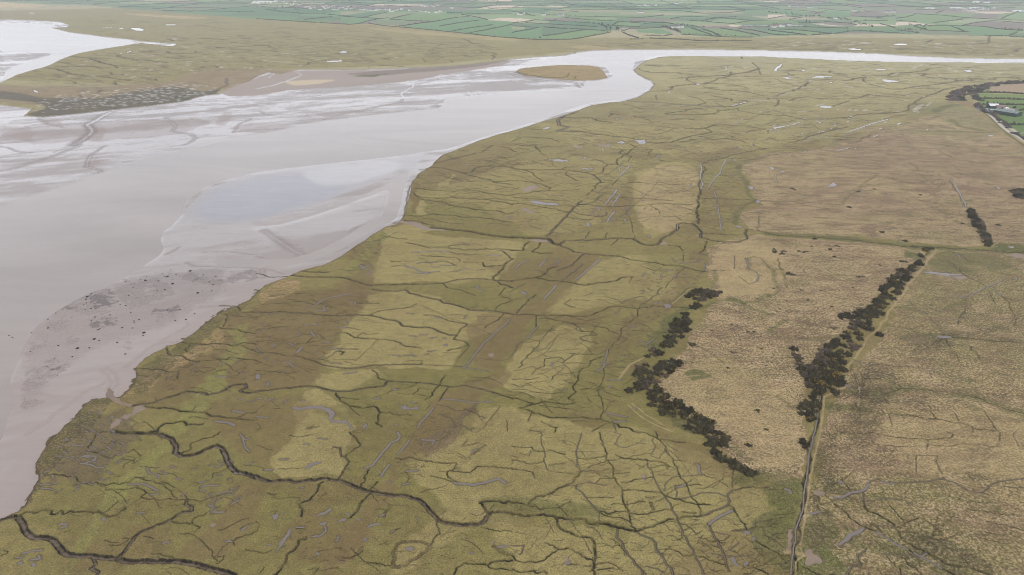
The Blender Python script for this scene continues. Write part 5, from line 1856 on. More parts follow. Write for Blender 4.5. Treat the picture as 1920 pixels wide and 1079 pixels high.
def join(parts):
    V_, F_, o = [], [], 0
    for v, f in parts: V_.append(v); F_.append(f+o); o += len(v)
    return np.concatenate(V_), np.concatenate(F_)
def dome_pts(n_, lobes, rg, k0=.75):
    out = []
    for (cx, cy_, cz, r, h) in lobes:
        m = int(n_*r*r/sum(l[3]**2 for l in lobes)); d = rg.normal(0, 1, (m, 3)); d[:, 2] = np.abs(d[:, 2]); d /= np.linalg.norm(d, axis=1)[:, None]
        d *= rg.uniform(k0, 1.12, (m, 1)); out.append(d*np.array([r, r, h])+np.array([cx, cy_, cz]))
    return np.concatenate(out)
def bush_proto(seed, flower, mat_, name='gorse_bush', nl=4, R=2.6, Hh=2.1):
    rg = np.random.default_rng(seed); lobes = [(0, 0, 0, R*.5, Hh)]
    for q in range(nl+4): a = rg.uniform(0, 6.28); d = R*rg.uniform(.35, 1.0); lobes.append((math.cos(a)*d, math.sin(a)*d, 0, R*rg.uniform(.2, .45), Hh*rg.uniform(.35, .95)))
    root = empty(name, (0, 0, -500)); cores = []
    for q, (cx, cy_, cz, r, h) in enumerate(lobes):
        v, f = lumpy(ICO_V, ICO_F, 1, .09, 1, seed*10+q); v = v*np.array([r*.86, r*.86, h*.86]); v[:, 2] = np.maximum(v[:, 2], -.25); cores.append((v+np.array([cx, cy_, 0]), f))
    C = dome_pts(620, lobes, rg, .8)*np.array([1.08, 1.08, 1.08]); cores.append(sprigs(C, .42, rg, .6)); v, f = join(cores); mesh_np('foliage', v, f, mat_, root)
    if flower:
        C = dome_pts(2600, lobes, rg, .98); a, b = rg.uniform(-R, R, 2); keep = (np.hypot(C[:, 0]-a*.6, C[:, 1]-b*.6) < R*.62) & (C[:, 2] > .5) & (rg.random(len(C)) < flower)
        v, f = sprigs(C[keep], .24, rg); mesh_np('flowers', v, f, M_FLOWER, root)['kind'] = 'stuff'
    return root
PROTO = [bush_proto(1, 0, M_GORSE), bush_proto(2, 0, M_GORSE, nl=5), bush_proto(3, .30, M_GORSE), bush_proto(4, .5, M_GORSE, nl=3), bush_proto(5, 0, M_DEAD, nl=4), bush_proto(6, .12, M_GORSE, nl=5)]
def fill(s, gap):
    P = pl(s); W_ = [ground(*p) for p in P]; xs = [p[0] for p in W_]; ys = [p[1] for p in W_]; out = []; t = 0
    while t < 2600:
        t += 1; p = (r0.uniform(min(xs), max(xs)), r0.uniform(min(ys), max(ys)))
        if not pip(p, W_) or any((p[0]-q[0])**2+(p[1]-q[1])**2 < gap*gap for q in out): continue
        out.append(p); t = max(0, t-25)
    return out
GZ = [('thicket of dark gorse along the straight ditch', 'dark gorse bush in the long thicket beside the straight ditch and pale path', '1738,466;1752,468;1735,492;1714,520;1697,545;1692,566;1668,596;1664,612;1640,640;1612,672;1592,695;1598,722;1575,738;1548,744;1540,735;1525,742;1514,722;1518,690;1536,662;1560,640;1590,612;1640,570;1652,545;1684,508;1706,505;1716,488', 4.5, [0, 1, 4, 0, 1, 2, 5]),
      ('thicket of dark gorse along the straight ditch', None, '1570,598;1600,585;1625,583;1650,560;1655,575;1625,600;1590,600', 4.2, [0, 1]),
      ('flowering gorse on the path side of the thicket', 'gorse bush with yellow flowers on the path side of the long thicket', '1628,612;1648,612;1645,630;1622,655;1608,668;1596,680;1600,660;1612,640', 4.4, [3, 2, 2]),
      ('flowering gorse on the path side of the thicket', None, '1548,668;1575,665;1585,695;1578,722;1548,728;1532,716;1540,690', 5, [3, 2, 5, 5]),
      ('gorse in the narrow line left of the thicket', 'small gorse bush in the narrow line running into the thicket from the left', '1484,655;1490,655;1508,688;1520,700;1518,722;1512,715;1500,690', 3.6, [0, 1, 4]),
      ('gorse clump on the left bank of the ditch', 'gorse bush in the small clump on the left bank of the straight ditch', '1498,764;1512,757;1530,755;1528,778;1512,782;1500,776', 4, [0, 1]),
      ('scattered gorse by the ditch below the thicket', 'lone gorse bush on the ditch bank below the thicket', '1520,740;1530,742;1532,752;1522,752', 4, [0, 4]),
      ('scattered gorse by the ditch below the thicket', None, '1512,786;1526,788;1522,796;1515,793', 4.4, [3, 0]),
      ('scattered gorse by the ditch below the thicket', None, '1502,826;1512,828;1511,842;1503,838', 4.4, [0, 5]),
      ('gorse clumps along the edge of the straw upland', 'gorse bush in the broken line of clumps up the left edge of the straw upland', '1287,555;1310,545;1330,543;1350,550;1335,558;1310,565;1290,560', 4, [4, 0, 1, 4]),
      ('gorse clumps along the edge of the straw upland', None, '1293,577;1307,573;1305,581', 4, [0, 2]),
      ('gorse clumps along the edge of the straw upland', None, '1272,598;1282,589;1295,598;1285,622;1282,630;1267,637;1255,652;1238,657;1232,650;1247,640;1260,622;1260,610', 4.4, [0, 1, 0, 5]),
      ('gorse clumps along the edge of the straw upland', None, '1213,670;1222,657;1238,662;1222,672', 4, [3, 4, 0]),
      ('gorse clumps along the edge of the straw upland', None, '1239,680;1260,676;1277,682;1267,690;1242,685', 4.2, [0, 1]),
      ('gorse bank curving down the left side of the straw upland', 'gorse bush in the dense bank where the gorse line bends downhill', '1190,690;1210,685;1245,687;1264,695;1255,703;1235,712;1230,730;1210,738;1180,738;1173,732;1192,725;1207,715;1190,702', 4.3, [0, 1, 4, 5, 0]),
      ('gorse bank curving down the left side of the straw upland', None, '1218,742;1237,734;1252,745;1270,755;1282,768;1310,778;1327,792;1330,808;1312,810;1285,800;1278,785;1260,782;1235,772;1220,758', 4.6, [0, 1, 0, 2, 5, 3]),
      ('gorse bank curving down the left side of the straw upland', None, '1297,808;1345,808;1364,825;1360,835;1335,838;1322,825', 4.6, [0, 1, 5]),
      ('gorse tail at the lower end of the curving bank', 'gorse bush in the last thin tail of the curving bank', '1335,847;1360,853;1370,868;1395,875;1412,885;1405,892;1380,882;1360,870;1338,858', 4.4, [0, 1]),
      ('distant gorse strip above the cross ditch', 'gorse bush in the narrow strip leading down to the cross ditch, upper right', '1812,394;1822,395;1822,404;1834,412;1845,430;1860,460;1852,464;1840,440;1828,422', 5, [0, 4, 0]),
      ('distant gorse by the right edge', 'gorse bush in the small clump at the far right edge of the straw upland', '1900,358;1925,357;1925,373;1905,371', 6, [0, 4])]
nb = 0; lastlab = {}; PATHP = crinkle([(1440+a_/4, 540+b_/4) for a_, b_ in pl('1050,0;1010,60;990,80;950,130;900,180;885,240;850,260;830,310;760,360;720,430;700,455;660,520;600,580;590,620;560,670')], .04, 3)+crinkle([(1440+a_/4, 270+b_/4) for a_, b_ in pl('1262,795;1230,840;1200,870;1170,920;1140,960;1090,1010;1040,1075')], .04, 3)
for g_, lab, s, gap, kinds in GZ:
    lab = lab or lastlab[g_]; lastlab[g_] = lab
    for (x, y) in fill(s, gap*.97):
        q_ = pix(x, y)
        if 'straight ditch' in g_ or 'path side' in g_:
            if min(math.hypot(q_[0]-a_, q_[1]-b_) for a_, b_ in PATHP) < 9: continue
        k = r0.choice(kinds); o = copy_tree(PROTO[k]); sc_ = gap/4.2*r0.uniform(.65, 1.25)
        o.location = (x, y, gz(x, y)-.1); o.rotation_euler.z = r0.uniform(0, 6.28); o.scale = (sc_, sc_, sc_*r0.uniform(.8, 1.2)); tag(o, lab, 'bush', g_); nb += 1
# single low bushes on the straw upland
LOW = [(1297, 646, 1.3), (1375, 661, .8), (1335, 620, .5), (1372, 610, .5), (1388, 638, .6), (1402, 622, .6), (1413, 622, .5), (1411, 627, .5), (1365, 690, .5), (1420, 771, .8), (1436, 806, .6), (1404, 836, .9), (1429, 655, .6), (1436, 686, .5), (1446, 614, .5), (1452, 468, .9), (1469, 472, .9), (1497, 471, .7), (1510, 473, 1), (1522, 462, .7), (1528, 448, 1), (1557, 468, 1), (1568, 462, 1.2), (1565, 482, .8), (1527, 448, 1), (1592, 389, 1), (1655, 436, 1.3), (1696, 452, 1.2), (1712, 462, 1.2), (1453, 473, 1.2), (1466, 476, 1.2), (1480, 514, 1.2), (1487, 516, 1), (1649, 497, .8), (1610, 520, .9), (1617, 519, .8), (1690, 491, 1.1), (1712, 498, 1.1), (1700, 492, .9), (1457, 585, .6), (1462, 580, .5), (1515, 563, .8), (1480, 580, .6), (1503, 545, .7), (1600, 540, .7), (1560, 575, .7), (1565, 616, 1), (1540, 545, .6), (1640, 355, 1), (1726, 366, 1), (1806, 420, 1), (1872, 422, 1.2), (1610, 360, 1), (1490, 357, 1), (1485, 354, .9), (1450, 541, .6), (1475, 565, .5), (1468, 600, .5), (1574, 545, .5), (1420, 560, .5)]
for (px, py, k_) in LOW:
    x, y = ground(px, py); o = copy_tree(PROTO[r0.choice([0, 1, 4])]); s_ = .62*k_; o.location = (x, y, gz(x, y)-.15); o.rotation_euler.z = r0.uniform(0, 6.28); o.scale = (s_*1.3, s_, s_*.7)
    tag(o, 'low dark gorse bush standing alone on the open straw upland', 'bush', 'lone bushes dotted over the straw upland')
print('BUSHES', nb)
def wipe(o):
    for ch in list(o.children): bpy.data.objects.remove(ch)
    bpy.data.objects.remove(o)
for o in PROTO: wipe(o)

# hedges: one object per hedge line, clumps of twigs of uneven height with gaps
def hedge(P, label, group, h=2.4, w=1.6, gap=.06, m=None, name='hedgerow', step=None, cat='hedge', z0=0.0):
    W_ = [ground(*p) for p in P]; rg = np.random.default_rng(int(abs(W_[0][0])*7+abs(W_[0][1])) % 2**31); parts = []
    tot = sum(math.dist(a, b) for a, b in zip(W_, W_[1:])); step = step or max(1.6, math.hypot(*W_[0])/1400)
    for a, b in zip(W_, W_[1:]):
        L_ = math.dist(a, b); k = max(1, int(L_/step))
        for q in range(k):
            if rg.random() < gap: continue
            t = (q+rg.random())/k; hh = h*rg.uniform(.55, 1.25)*(1.9 if rg.random() < .05 else 1); ww = w*rg.uniform(.7, 1.3)
            v, f = lumpy(ICO1_V, ICO1_F, 1, .22, 1, int(rg.integers(1e9))); v = v*np.array([max(step*.62, ww*.6), max(step*.5, ww*.6), hh*.62])
            parts.append((v+np.array([a[0]+(b[0]-a[0])*t+rg.normal(0, .3), a[1]+(b[1]-a[1])*t+rg.normal(0, .3), z0+hh*.42]), f))
    for a, b in zip(W_, W_[1:]):      # the continuous woody foot of the hedge
        dx_, dy_ = b[0]-a[0], b[1]-a[1]; l_ = math.hypot(dx_, dy_)+1e-6; nx_, ny_ = -dy_/l_*w*.3, dx_/l_*w*.3; hh = h*.38; ex, ey = dx_/l_*.4, dy_/l_*.4
        v = np.array([(p[0]+s1*nx_+e*ex, p[1]+s1*ny_+e*ey, z0+z_) for z_ in (-.2, hh) for p, e in ((a, -1), (b, 1)) for s1 in (-1, 1)]); parts.append((v, np.array([[0, 2, 3], [0, 3, 1], [4, 5, 7], [4, 7, 6], [0, 1, 5], [0, 5, 4], [2, 6, 7], [2, 7, 3], [0, 4, 6], [0, 6, 2], [1, 3, 7], [1, 7, 5]])))
    v, f = join(parts); o_ = np.array([v[:, 0].mean(), v[:, 1].mean(), 0]); o = mesh_np(name, v-o_, f, m or M_HEDGE); o.location = o_
    tag(o, label, cat, group); return o
n_h = 0
for (e, f) in HEDGES:
    # keep the stretch inside the far fields and above the surveyed ones
    K = max(4, int(math.dist(e, f)/60)); run = []
    runs = []
    for q in range(K+1):
        x, y = e[0]+(f[0]-e[0])*q/K, e[1]+(f[1]-e[1])*q/K
        px, py = pix(x, y); ok = -60 < px < 1980 and -8 < py < min(np.interp(px, bx, by)-1.5, np.interp(px, [0, 480, 640, 900, 1200, 1920], [40, 24, 14, 16, 20, 14]))
        if ok: run.append((px, py))
        else:
            if len(run) > 1: runs.append(run)
            run = []
    if len(run) > 1: runs.append(run)
    for rn in runs:
        if n_h > 150: break
        hedge(rn, 'thin dark hedge between hazy fields near the top of the view', 'hedges between the farthest hazy fields', 2.7, 1.8, .1); n_h += 1
HT = """
T 640 0 6
H 0,275;100,279;200,270;300,240;420,216;520,207
H 300,265;450,290;600,304;750,316;900,330;1100,350;1300,371;1500,391;1700,415;1918,433
H 0,186;200,200;450,215
H 250,200;400,165;520,140
H 540,221;700,230;850,239;1000,245
H 545,218;650,192;800,160
H 650,300;850,270;1050,245;1300,200;1440,190
H 1240,356;1440,320;1700,285
H 1430,376;1600,346;1760,315;1918,280
H 1100,300;1300,265;1560,230
H 1350,165;1480,188;1600,215;1650,232
H 1300,145;1450,155;1700,160;1918,160
H 1650,96;1800,110;1918,118
H 1350,85;1560,92;1700,66;1918,52
H 480,62;640,72;800,82
H 0,32;200,52;380,80
H 0,6;220,36;400,46
T 480 0 8
H 0,286;250,303;600,325;850,340;910,344
H 950,346;1200,360;1400,373
H 150,150;270,165;400,185;540,190;660,200
H 640,208;1000,212;1280,240;1400,245
H 720,300;1000,270;1140,255
H 0,115;150,100;340,92
T 960 0 8
H 0,575;200,590;400,600;600,600;900,595;1050,572;1200,542;1350,517;1480,487
H 0,495;150,466;340,436
H 0,395;200,405;400,420
H 470,548;700,517;900,482;1100,452
H 480,410;700,430;830,435
H 870,435;1050,445;1200,450;1400,466
H 200,345;450,360;750,376;900,382;1290,407
H 0,350;200,332;370,300
H 380,305;800,326
H 800,270;1150,302;1600,325;1918,352
H 820,246;1400,256;1918,266
H 1500,386;1600,336
H 1480,386;1918,406
H 1660,490;1700,510;1750,535;1900,578
H 1640,478;1780,430;1918,425
H 0,175;200,205;280,235;350,238
H 480,145;700,165;1000,180
H 500,30;700,50;1000,80;1300,105;1700,120;1918,128
H 820,95;1300,110;1500,140;1918,150
T 1180 0 7.385
H 720,481;900,490;1100,496;1220,510;1450,520;1700,520
H 860,396;1000,440;1140,490
H 1000,405;1150,450;1270,510
H 1260,395;1500,430;1650,465;1800,496
H 1500,401;1700,420;1918,466
H 0,500;120,525
H 200,492;480,505;600,480
H 0,548;200,545
H 280,535;700,550;1000,572;1700,573
H 0,300;300,310;450,310;620,336
H 620,335;440,318;200,330
H 840,290;1050,300;1240,320;1440,332
H 1440,332;1600,306;1700,290;1918,285
H 1000,295;1100,270;1250,250;1480,236
H 570,265;720,240;900,232
H 900,232;1300,255;1700,290
H 0,245;200,246;480,215
H 420,150;700,152;1000,190;1400,180;1600,150
H 480,62;900,92;1100,100;1480,90
H 0,145;300,135;600,120;1000,128;1500,140;1918,128
H 0,400;200,400;440,385
T 1440 0 8
H 0,455;200,480;400,502;570,530
H 170,442;500,460;700,482;950,510
H 0,510;200,532;400,530;600,536
H 640,536;800,520;950,507
H 1000,510;1200,476;1400,466;1600,480;1918,502
H 840,330;1200,350;1330,380
H 500,405;900,420;1200,428
H 0,290;240,245;500,262
H 320,300;520,262;700,262
H 250,148;500,162;760,188
H 700,210;900,158
H 940,152;1150,165;1290,172
H 1250,245;1600,262;1918,242
H 1640,275;1800,240
H 1300,322;1600,318;1800,310
H 1460,180;1640,188
H 1100,60;1400,95;1918,110
H 1680,362;1800,390;1918,430
H 450,350;700,345;800,350
T 1680 0 8
H 270,400;400,435;480,460
H 480,460;740,468;1100,486
H 830,402;930,435;1030,477
H 0,282;150,262;280,226
H 270,212;650,230;1000,266;1400,290;1918,312
H 560,350;800,320;1000,296
H 1000,386;1200,345;1420,320
H 1000,392;1300,402;1550,442;1900,466
H 1430,315;1600,325;1918,350
H 1690,545;1760,515;1820,490
H 1330,536;1680,546
H 1700,552;1918,566
H 1570,292;1680,240;1800,190;1918,165
H 0,85;300,110;700,92;1100,92
H 300,145;700,155;900,160
H 600,205;710,165
H 0,455;150,470;350,502
H 0,500;130,508
H 520,388;830,388;1000,395
H 1050,110;1500,110;1800,122
H 0,310;300,330
"""
for ln in HT.strip().split('\n'):
    t = ln.split()
    if t[0] == 'T': fx_, fy_, fs_ = float(t[1]), float(t[2]), float(t[3]); continue
    P = [(fx_+a/fs_, fy_+b/fs_) for a, b in pl(t[1])]
    hedge(P, 'dark hedgerow bounding the green fields beyond the far marsh', 'hedgerows of the green fields beyond the far marsh', 3.0, 1.9, .06)
for P, lab in [('1828,174.5;1850,174;1885,175;1925,177;1980,178', 'hedge above the topmost green strip field near the farm'), ('1836,186;1860,185.5;1900,187;1925,187.5;1980,189', 'middle hedge between the green strip fields near the farm'),
               ('1843,196.5;1860,196.5;1890,197;1925,197.5;1980,199', 'hedge just above the farm buildings'), ('1893,233.5;1905,235;1925,235;1980,236', 'straight dark hedge below the farm between two green fields'), ('1912,208;1925,206;1960,206', 'short dark hedge right of the farm'),
               ('1894,250;1908,253;1925,265;1960,290', 'ragged hedge beside the lower lane')]:
    hedge(pl(P), lab, None, 3.2, 2.2, .02)
def brush(s, gap, label, group, h, m=M_SCRUB, name='scrub_bush', cat='bush'):
    rg = np.random.default_rng(3); k = 0
    for (x, y) in fill(s, gap):
        o = copy_tree(r0.choice(SCR)); o.location = (x, y, 0); hh = h*r0.uniform(.7, 1.25); o.scale = (gap*.20*r0.uniform(.8, 1.3),)*2+(hh/2.1,); o.rotation_euler.z = r0.uniform(0, 6.28); tag(o, label, cat, group); k += 1
    return k
SCR = [bush_proto(11, 0, M_SCRUB, 'scrub_bush'), bush_proto(12, 0, M_SCRUB, 'scrub_bush', nl=5), bush_proto(13, 0, M_HEDGE, 'scrub_bush', nl=3)]
q1 = brush('1775,187;1790,172;1815,163;1835,160;1865,156;1900,153;1925,152;1925,156;1870,160;1850,166;1830,175;1838,190;1826,185;1815,175;1803,180;1806,189;1790,190', 9, 'leafless brown scrub bush on the old sea bank above the farm', 'scrub thicket on the old sea bank', 2.7)
q2 = brush('1828,196;1834,196;1844,205;1846,211;1841,210;1834,204', 7, 'bare purple scrub bush left of the farmyard', 'scrub left of the farmyard', 3.2)
q3 = brush('1860,215.5;1866,218;1884,229;1890,236;1896,241;1893,241;1880,233;1868,223', 6, 'bare purple scrub bush along the farm lane', 'scrub along the farm lane', 1.9)
q4 = brush('1852,211.5;1870,212;1870,214;1854,214', 7, 'bare bush in the yard between the sheds', 'yard bushes', 2.2)
print('SCRUB', q1, q2, q3, q4)
for o in SCR: wipe(o)

# trees
def tree_proto(seed, kind):
    rg = np.random.default_rng(seed); Hh = 1.0; root = empty({'bare': 'bare_tree', 'round': 'field_tree', 'cone': 'conifer_tree'}[kind], (0, 0, -500)); parts = []
    def limb(a, b, r1, r2, k=5):
        a = np.array(a, float); b = np.array(b, float); d = b-a; d /= np.linalg.norm(d); u = np.cross(d, [.3, .5, .8]); u /= np.linalg.norm(u); w_ = np.cross(d, u)
        an = np.arange(k)/k*2*math.pi; ring = np.cos(an)[:, None]*u+np.sin(an)[:, None]*w_
        V_ = np.concatenate([a+ring*r1, b+ring*r2]); F_ = []
        for i in range(k): j = (i+1) % k; F_ += [[i, j, k+j], [i, k+j, k+i]]
        parts.append((V_, np.array(F_)))
    limb((0, 0, -.3), (0, 0, 4.0), .38, .26, 6); tips = []
    nb_ = 7 if kind != 'cone' else 3
    for q in range(nb_):
        a = q*2.4+rg.uniform(-.3, .3); z = rg.uniform(2.6, 4.6); L_ = rg.uniform(2.2, 3.6); e = (math.cos(a)*L_*.75, math.sin(a)*L_*.75, z+L_*(.8 if kind != 'cone' else .3)); limb((0, 0, z-.4), e, .16, .05, 4); tips.append(e)
    limb((0, 0, 4), (0, 0, 9 if kind != 'cone' else 11), .26, .06, 5); tips += [(0, 0, 7), (0, 0, 8.6)]
    v, f = join(parts); mesh_np('trunk', v, f, M_BARK, root)
    if kind == 'cone':
        C = []
        for q in range(1500): t = rg.random()**.8; r = (1-t)*2.7*rg.uniform(.4, 1.05)*(1+.18*math.sin(t*40)); a = rg.uniform(0, 6.28); C.append((math.cos(a)*r, math.sin(a)*r, 1.0+t*11))
        v, f = sprigs(np.array(C), .75, rg, .1); mm = M_CONE
    else:
        C = []
        for e in tips:
            m_ = 100 if kind == 'bare' else 150; d = rg.normal(0, 1, (m_, 3)); d /= np.linalg.norm(d, axis=1)[:, None]; d *= rg.uniform(.3, 1.0, (m_, 1))**.6*np.array([1.5, 1.5, 1.3])*rg.uniform(.8, 1.2); C.append(d+np.array(e))
        v, f = sprigs(np.concatenate(C), .62 if kind == 'bare' else .8, rg, .5); mm = M_TWIG if kind == 'bare' else M_HEDGE
    mesh_np('crown', v, f, mm, root); return root
TP = [tree_proto(31, 'bare'), tree_proto(32, 'bare'), tree_proto(33, 'bare'), tree_proto(34, 'round'), tree_proto(35, 'cone')]
NT_ = 0
def trees(pts, lab, grp, kinds, h=9, cat='tree'):
    global NT_
    for (px, py) in pts:
        x, y = ground(px, py); o = copy_tree(TP[r0.choice(kinds)]); s_ = h/10*r0.uniform(.7, 1.25); o.location = (x, y, 0); o.scale = (s_*r0.uniform(.9, 1.3),)*2+(s_,); o.rotation_euler.z = r0.uniform(0, 6.28); tag(o, lab, cat, grp); NT_ += 1
def along(s, n_, sp=.6):
    P = pl(s); L_ = [math.dist(a, b) for a, b in zip(P, P[1:])]; T_ = sum(L_); out = []
    for q in range(n_):
        t = (q+r0.uniform(-.4, .4)+.5)/n_*T_
        for (a, b), l in zip(zip(P, P[1:]), L_):
            if t <= l or l == L_[-1] and (a, b) == (P[-2], P[-1]): out.append((a[0]+(b[0]-a[0])*t/l, a[1]+(b[1]-a[1])*t/l+r0.gauss(0, sp))); break
            t -= l
    return out
def area(s, n_):
    P = pl(s); out = []; xs = [p[0] for p in P]; ys = [p[1] for p in P]
    while len(out) < n_:
        p = (r0.uniform(min(xs), max(xs)), r0.uniform(min(ys), max(ys)))
        if pip(p, P): out.append(p)
    return out
trees(along('1062,42;1090,44;1130,47', 18), 'bare grey tree in the row above the white cottage', 'tree row above the white cottage', [0, 1, 2, 3], 8)
trees(area('1122,46;1142,50;1150,58;1135,58;1124,54', 14)+area('1150,57;1150,52;1172,55;1172,59', 6), 'bare tree in the copse around the white cottage', 'copse around the white cottage', [0, 1, 2], 9)
trees(along('1240,51;1250,53;1262,58;1276,62', 20, 1.2), 'leafless tree in the thick belt running down to the marsh edge', 'thick tree belt running down to the marsh', [0, 1, 3], 9)
trees(along('1264,46;1285,50;1320,53', 16, .8), 'bare tree in the row beside the pale field', 'tree row beside the pale field', [0, 1, 2], 8)
trees(along('1280,63.5;1310,66;1345,67;1390,70', 14, .3), 'small hedge tree on the field edge just above the far marsh', 'hedge trees along the field edge above the far marsh', [3, 0], 5.5)
trees(along('1480,28;1500,31;1530,33;1560,36;1575,37;1590,40;1610,46;1628,51;1638,54', 40, 1.0), 'leafless tree in the long wooded belt crossing the upper right fields', 'long wooded belt across the upper right fields', [0, 1, 2, 3], 9)
trees(along('1440,25;1480,28', 8, .8), 'leafless tree at the left end of the long wooded belt', 'left end of the long wooded belt', [0, 2], 9)
trees(along('1600,27;1622,22', 6, .8), 'bare tree in the short row above the wooded belt', 'short row above the wooded belt', [0, 2], 8)
trees(along('1535,17;1558,18', 6, 1), 'bare tree in the copse right of the far sheds', 'copse right of the far sheds', [0, 2], 8)
trees([(1511.5, 44), (1517, 44)], 'tall dark evergreen in the pair standing above the hamlet', 'pair of dark evergreens', [4], 13)
trees(along('1703,49;1745,50', 16, .8), 'bare tree in the small wood beside the pale strip field', 'small wood by the pale strip field', [0, 1, 3], 8)
trees(along('1680,56;1700,58;1738,57', 10, .8), 'dark tree in the lowest clump at the upper right', 'lowest tree clump at the upper right', [3, 0], 7)
trees(along('1875,57;1925,58', 12, .8), 'dark hedge tree beside the grey ploughed field', 'trees beside the grey ploughed field', [3, 0], 7)
trees(area('500,18;530,12;560,12;600,14;670,12;672,19;620,19;575,21', 44), 'bare tree among the village houses', 'trees among the village houses', [0, 1, 2, 3], 9)
trees(along('498,19;512,20;532,23;548,24', 12, .4), 'dark tree in the row below the left end of the village', 'tree row below the village', [3, 0], 6)
trees(along('838,26;858,26', 8, .5), 'dark tree in the clump at the right end of the long village row', 'tree clump right of the village row', [3, 0], 8)
trees([(738, 4), (745, 4), (752, 3.5), (736, 3)], 'tall tree in the small group on the skyline fields', 'small tall group near the top', [0, 3], 14)
trees(area('1540,2;1560,6;1500,11;1450,10;1500,4', 20), 'grey tree in the hazy wood at the top of the view', 'hazy wood at the top', [0, 1, 2], 8)
trees([(1012.5, 74)], 'lone bare tree on the marsh edge hedge', None, [2], 9)
trees([(1041, 39)], 'lone bare tree in the pale field', None, [0], 11)
trees([(789, 37), (779, 38), (777, 44), (742, 50), (791, 43), (815, 41), (927, 53), (876, 27), (937, 39), (703, 40)], 'single tree standing in the hedges of the green fields', 'single trees in the field hedges', [0, 2, 3], 6)
trees(area('1840,3;1860,3;1700,2;1710,4', 1)+along('1711,3;1730,4', 8, .3), 'dark tree in the tiny spinney at the top right', 'tiny spinney at the top right', [3], 7)
trees(along('1015,29;1035,30;1068,31', 14, .4), 'tree around the white farm on the green plain', 'trees around the white farm', [0, 3], 8)
trees(along('965,29;995,28', 8, .5), 'tree around the small farmstead left of the white farm', 'trees around the small farmstead', [0, 3], 7)
trees(area('1440,50;1500,50;1500,47;1440,46', 12), 'bare tree behind the hamlet houses', 'trees behind the hamlet', [0, 1], 8)
trees(area('1300,8;1320,12;1310,13;1285,12', 5)+along('1285,16;1300,17', 5), 'bare tree in the far copse', 'far copse among hazy hedges', [0, 2], 8)
trees([(1901, 207)], 'small round tree right of the farm bungalow', None, [3], 6)
trees([(1843, 172)], 'round bush tree on the edge of the strip field', None, [3], 7)
print('TREES', NT_)
for o in TP: wipe(o)
# dark stones and lumps of peat on the tidal flat
BP = []
for q in range(3):
    v, f = lumpy(ICO_V, ICO_F, .5, .12, .7, 90+q); m_, t_, b_ = mat('dark_stone'); b_.inputs['Base Color'].default_value = (.02, .018, .02, 1); b_.inputs['Roughness'].default_value = .7; BP.append(mesh_np('boulder', v, f, m_, None, True))
RK = [(0, 540, '360,133;685,45;652,68;682,85;645,88;640,165;682,157;902,128;943,134;966,58;1182,22;1236,15;1484,40;1519,26;1588,24;1255,168;1350,165;1459,195;1315,248;1394,240;825,205;980,188;1042,240;1005,250;1008,262;1080,338;1074,358;708,386;745,396;880,411;582,455;437,436;670,452;543,519;431,656;63,505;40,569;5,668;90,369;66,352;52,341;235,331;213,321;417,188;540,222;940,498;735,315;750,310;228,480;995,303;917,300;873,228;713,221;686,248;470,160;360,236;360,303;648,115;628,128'),
      (0, 270, '1281,948;1428,955;1268,979;1321,981;1221,977;1254,997;1233,998;1100,994;1090,1026;1054,1021;1187,1028;1293,1016;1295,1050;943,1034;1008,1052;1525,980;1348,993;1619,997;1570,1038;1598,1058;708,1061;1163,1068;998,1077')]
BIGR = {(652, 68), (1484, 40), (582, 455), (90, 369), (66, 352), (1080, 338), (708, 386), (1295, 1050), (1090, 1026), (1428, 955), (1254, 997)}
for ox, oy, s in RK:
    for (a, b) in pl(s):
        x, y = ground(ox+a/4, oy+b/4, -1.3); o = r0.choice(BP).copy(); col.objects.link(o); k_ = 1.6 if (a, b) in BIGR else r0.uniform(.6, 1.0); o.scale = (k_*1.2, k_*1.2, k_); o.rotation_euler.z = r0.uniform(0, 6)
        o.location = (x, y, gz(x, y)+.1); tag(o, 'largest kind of black boulder lying on the tidal flat' if k_ == 1.6 else 'small black stone lying on the weedy tidal flat', 'boulder', 'larger boulders on the flat' if k_ == 1.6 else 'small stones scattered over the flat')
for o in BP: bpy.data.objects.remove(o)
# ---------------------------------------------------------------- buildings
def bmat(name, c, rough=.8, stripe=0):
    m, t, b = mat(name); n_ = NT(t); b.inputs['Roughness'].default_value = rough
    tc_ = n_('ShaderNodeTexCoord').outputs['Object']; f = n_('ShaderNodeTexNoise', Vector=tc_, Scale=1.3, Detail=4).outputs[0]
    cc_ = n_('ShaderNodeMixRGB', Fac=n_('ShaderNodeMapRange', Value=f, **{'From__Min': .3, 'From__Max': .7}).outputs[0], Color1=(*[v*.82 for v in c], 1), Color2=(*[min(.9, v*1.12) for v in c], 1)).outputs[0]
    if stripe:
        w_ = n_('ShaderNodeTexWave', _bands_direction='X', Vector=tc_, Scale=stripe).outputs['Fac']
        cc_ = n_('ShaderNodeMixRGB', Fac=n_('ShaderNodeMapRange', Value=w_, **{'From__Min': .86, 'From__Max': .96}).outputs[0], Color1=cc_, Color2=(*[min(.9, v*1.7) for v in c], 1)).outputs[0]
    t.links.new(cc_, b.inputs['Base Color']); return m
WHITE, SLATE, STONE, GLASS = bmat('white_render', (.78, .77, .73)), bmat('slate_roof', (.13, .13, .14)), bmat('stone_wall', (.30, .27, .24)), bmat('dark_pane', (.03, .035, .04), .2)
SHEETW, GREENW, GREENR, MAROON, GREYR, REDR = bmat('white_sheet_roof', (.72, .73, .74), .5), bmat('dark_green_cladding', (.018, .045, .040), .6), bmat('grey_green_sheet_roof', (.17, .20, .20), .6, .052), bmat('maroon_sheet_roof', (.26, .17, .16)), bmat('grey_sheet_roof', (.33, .34, .35), .6), bmat('tile_roof', (.22, .12, .09))
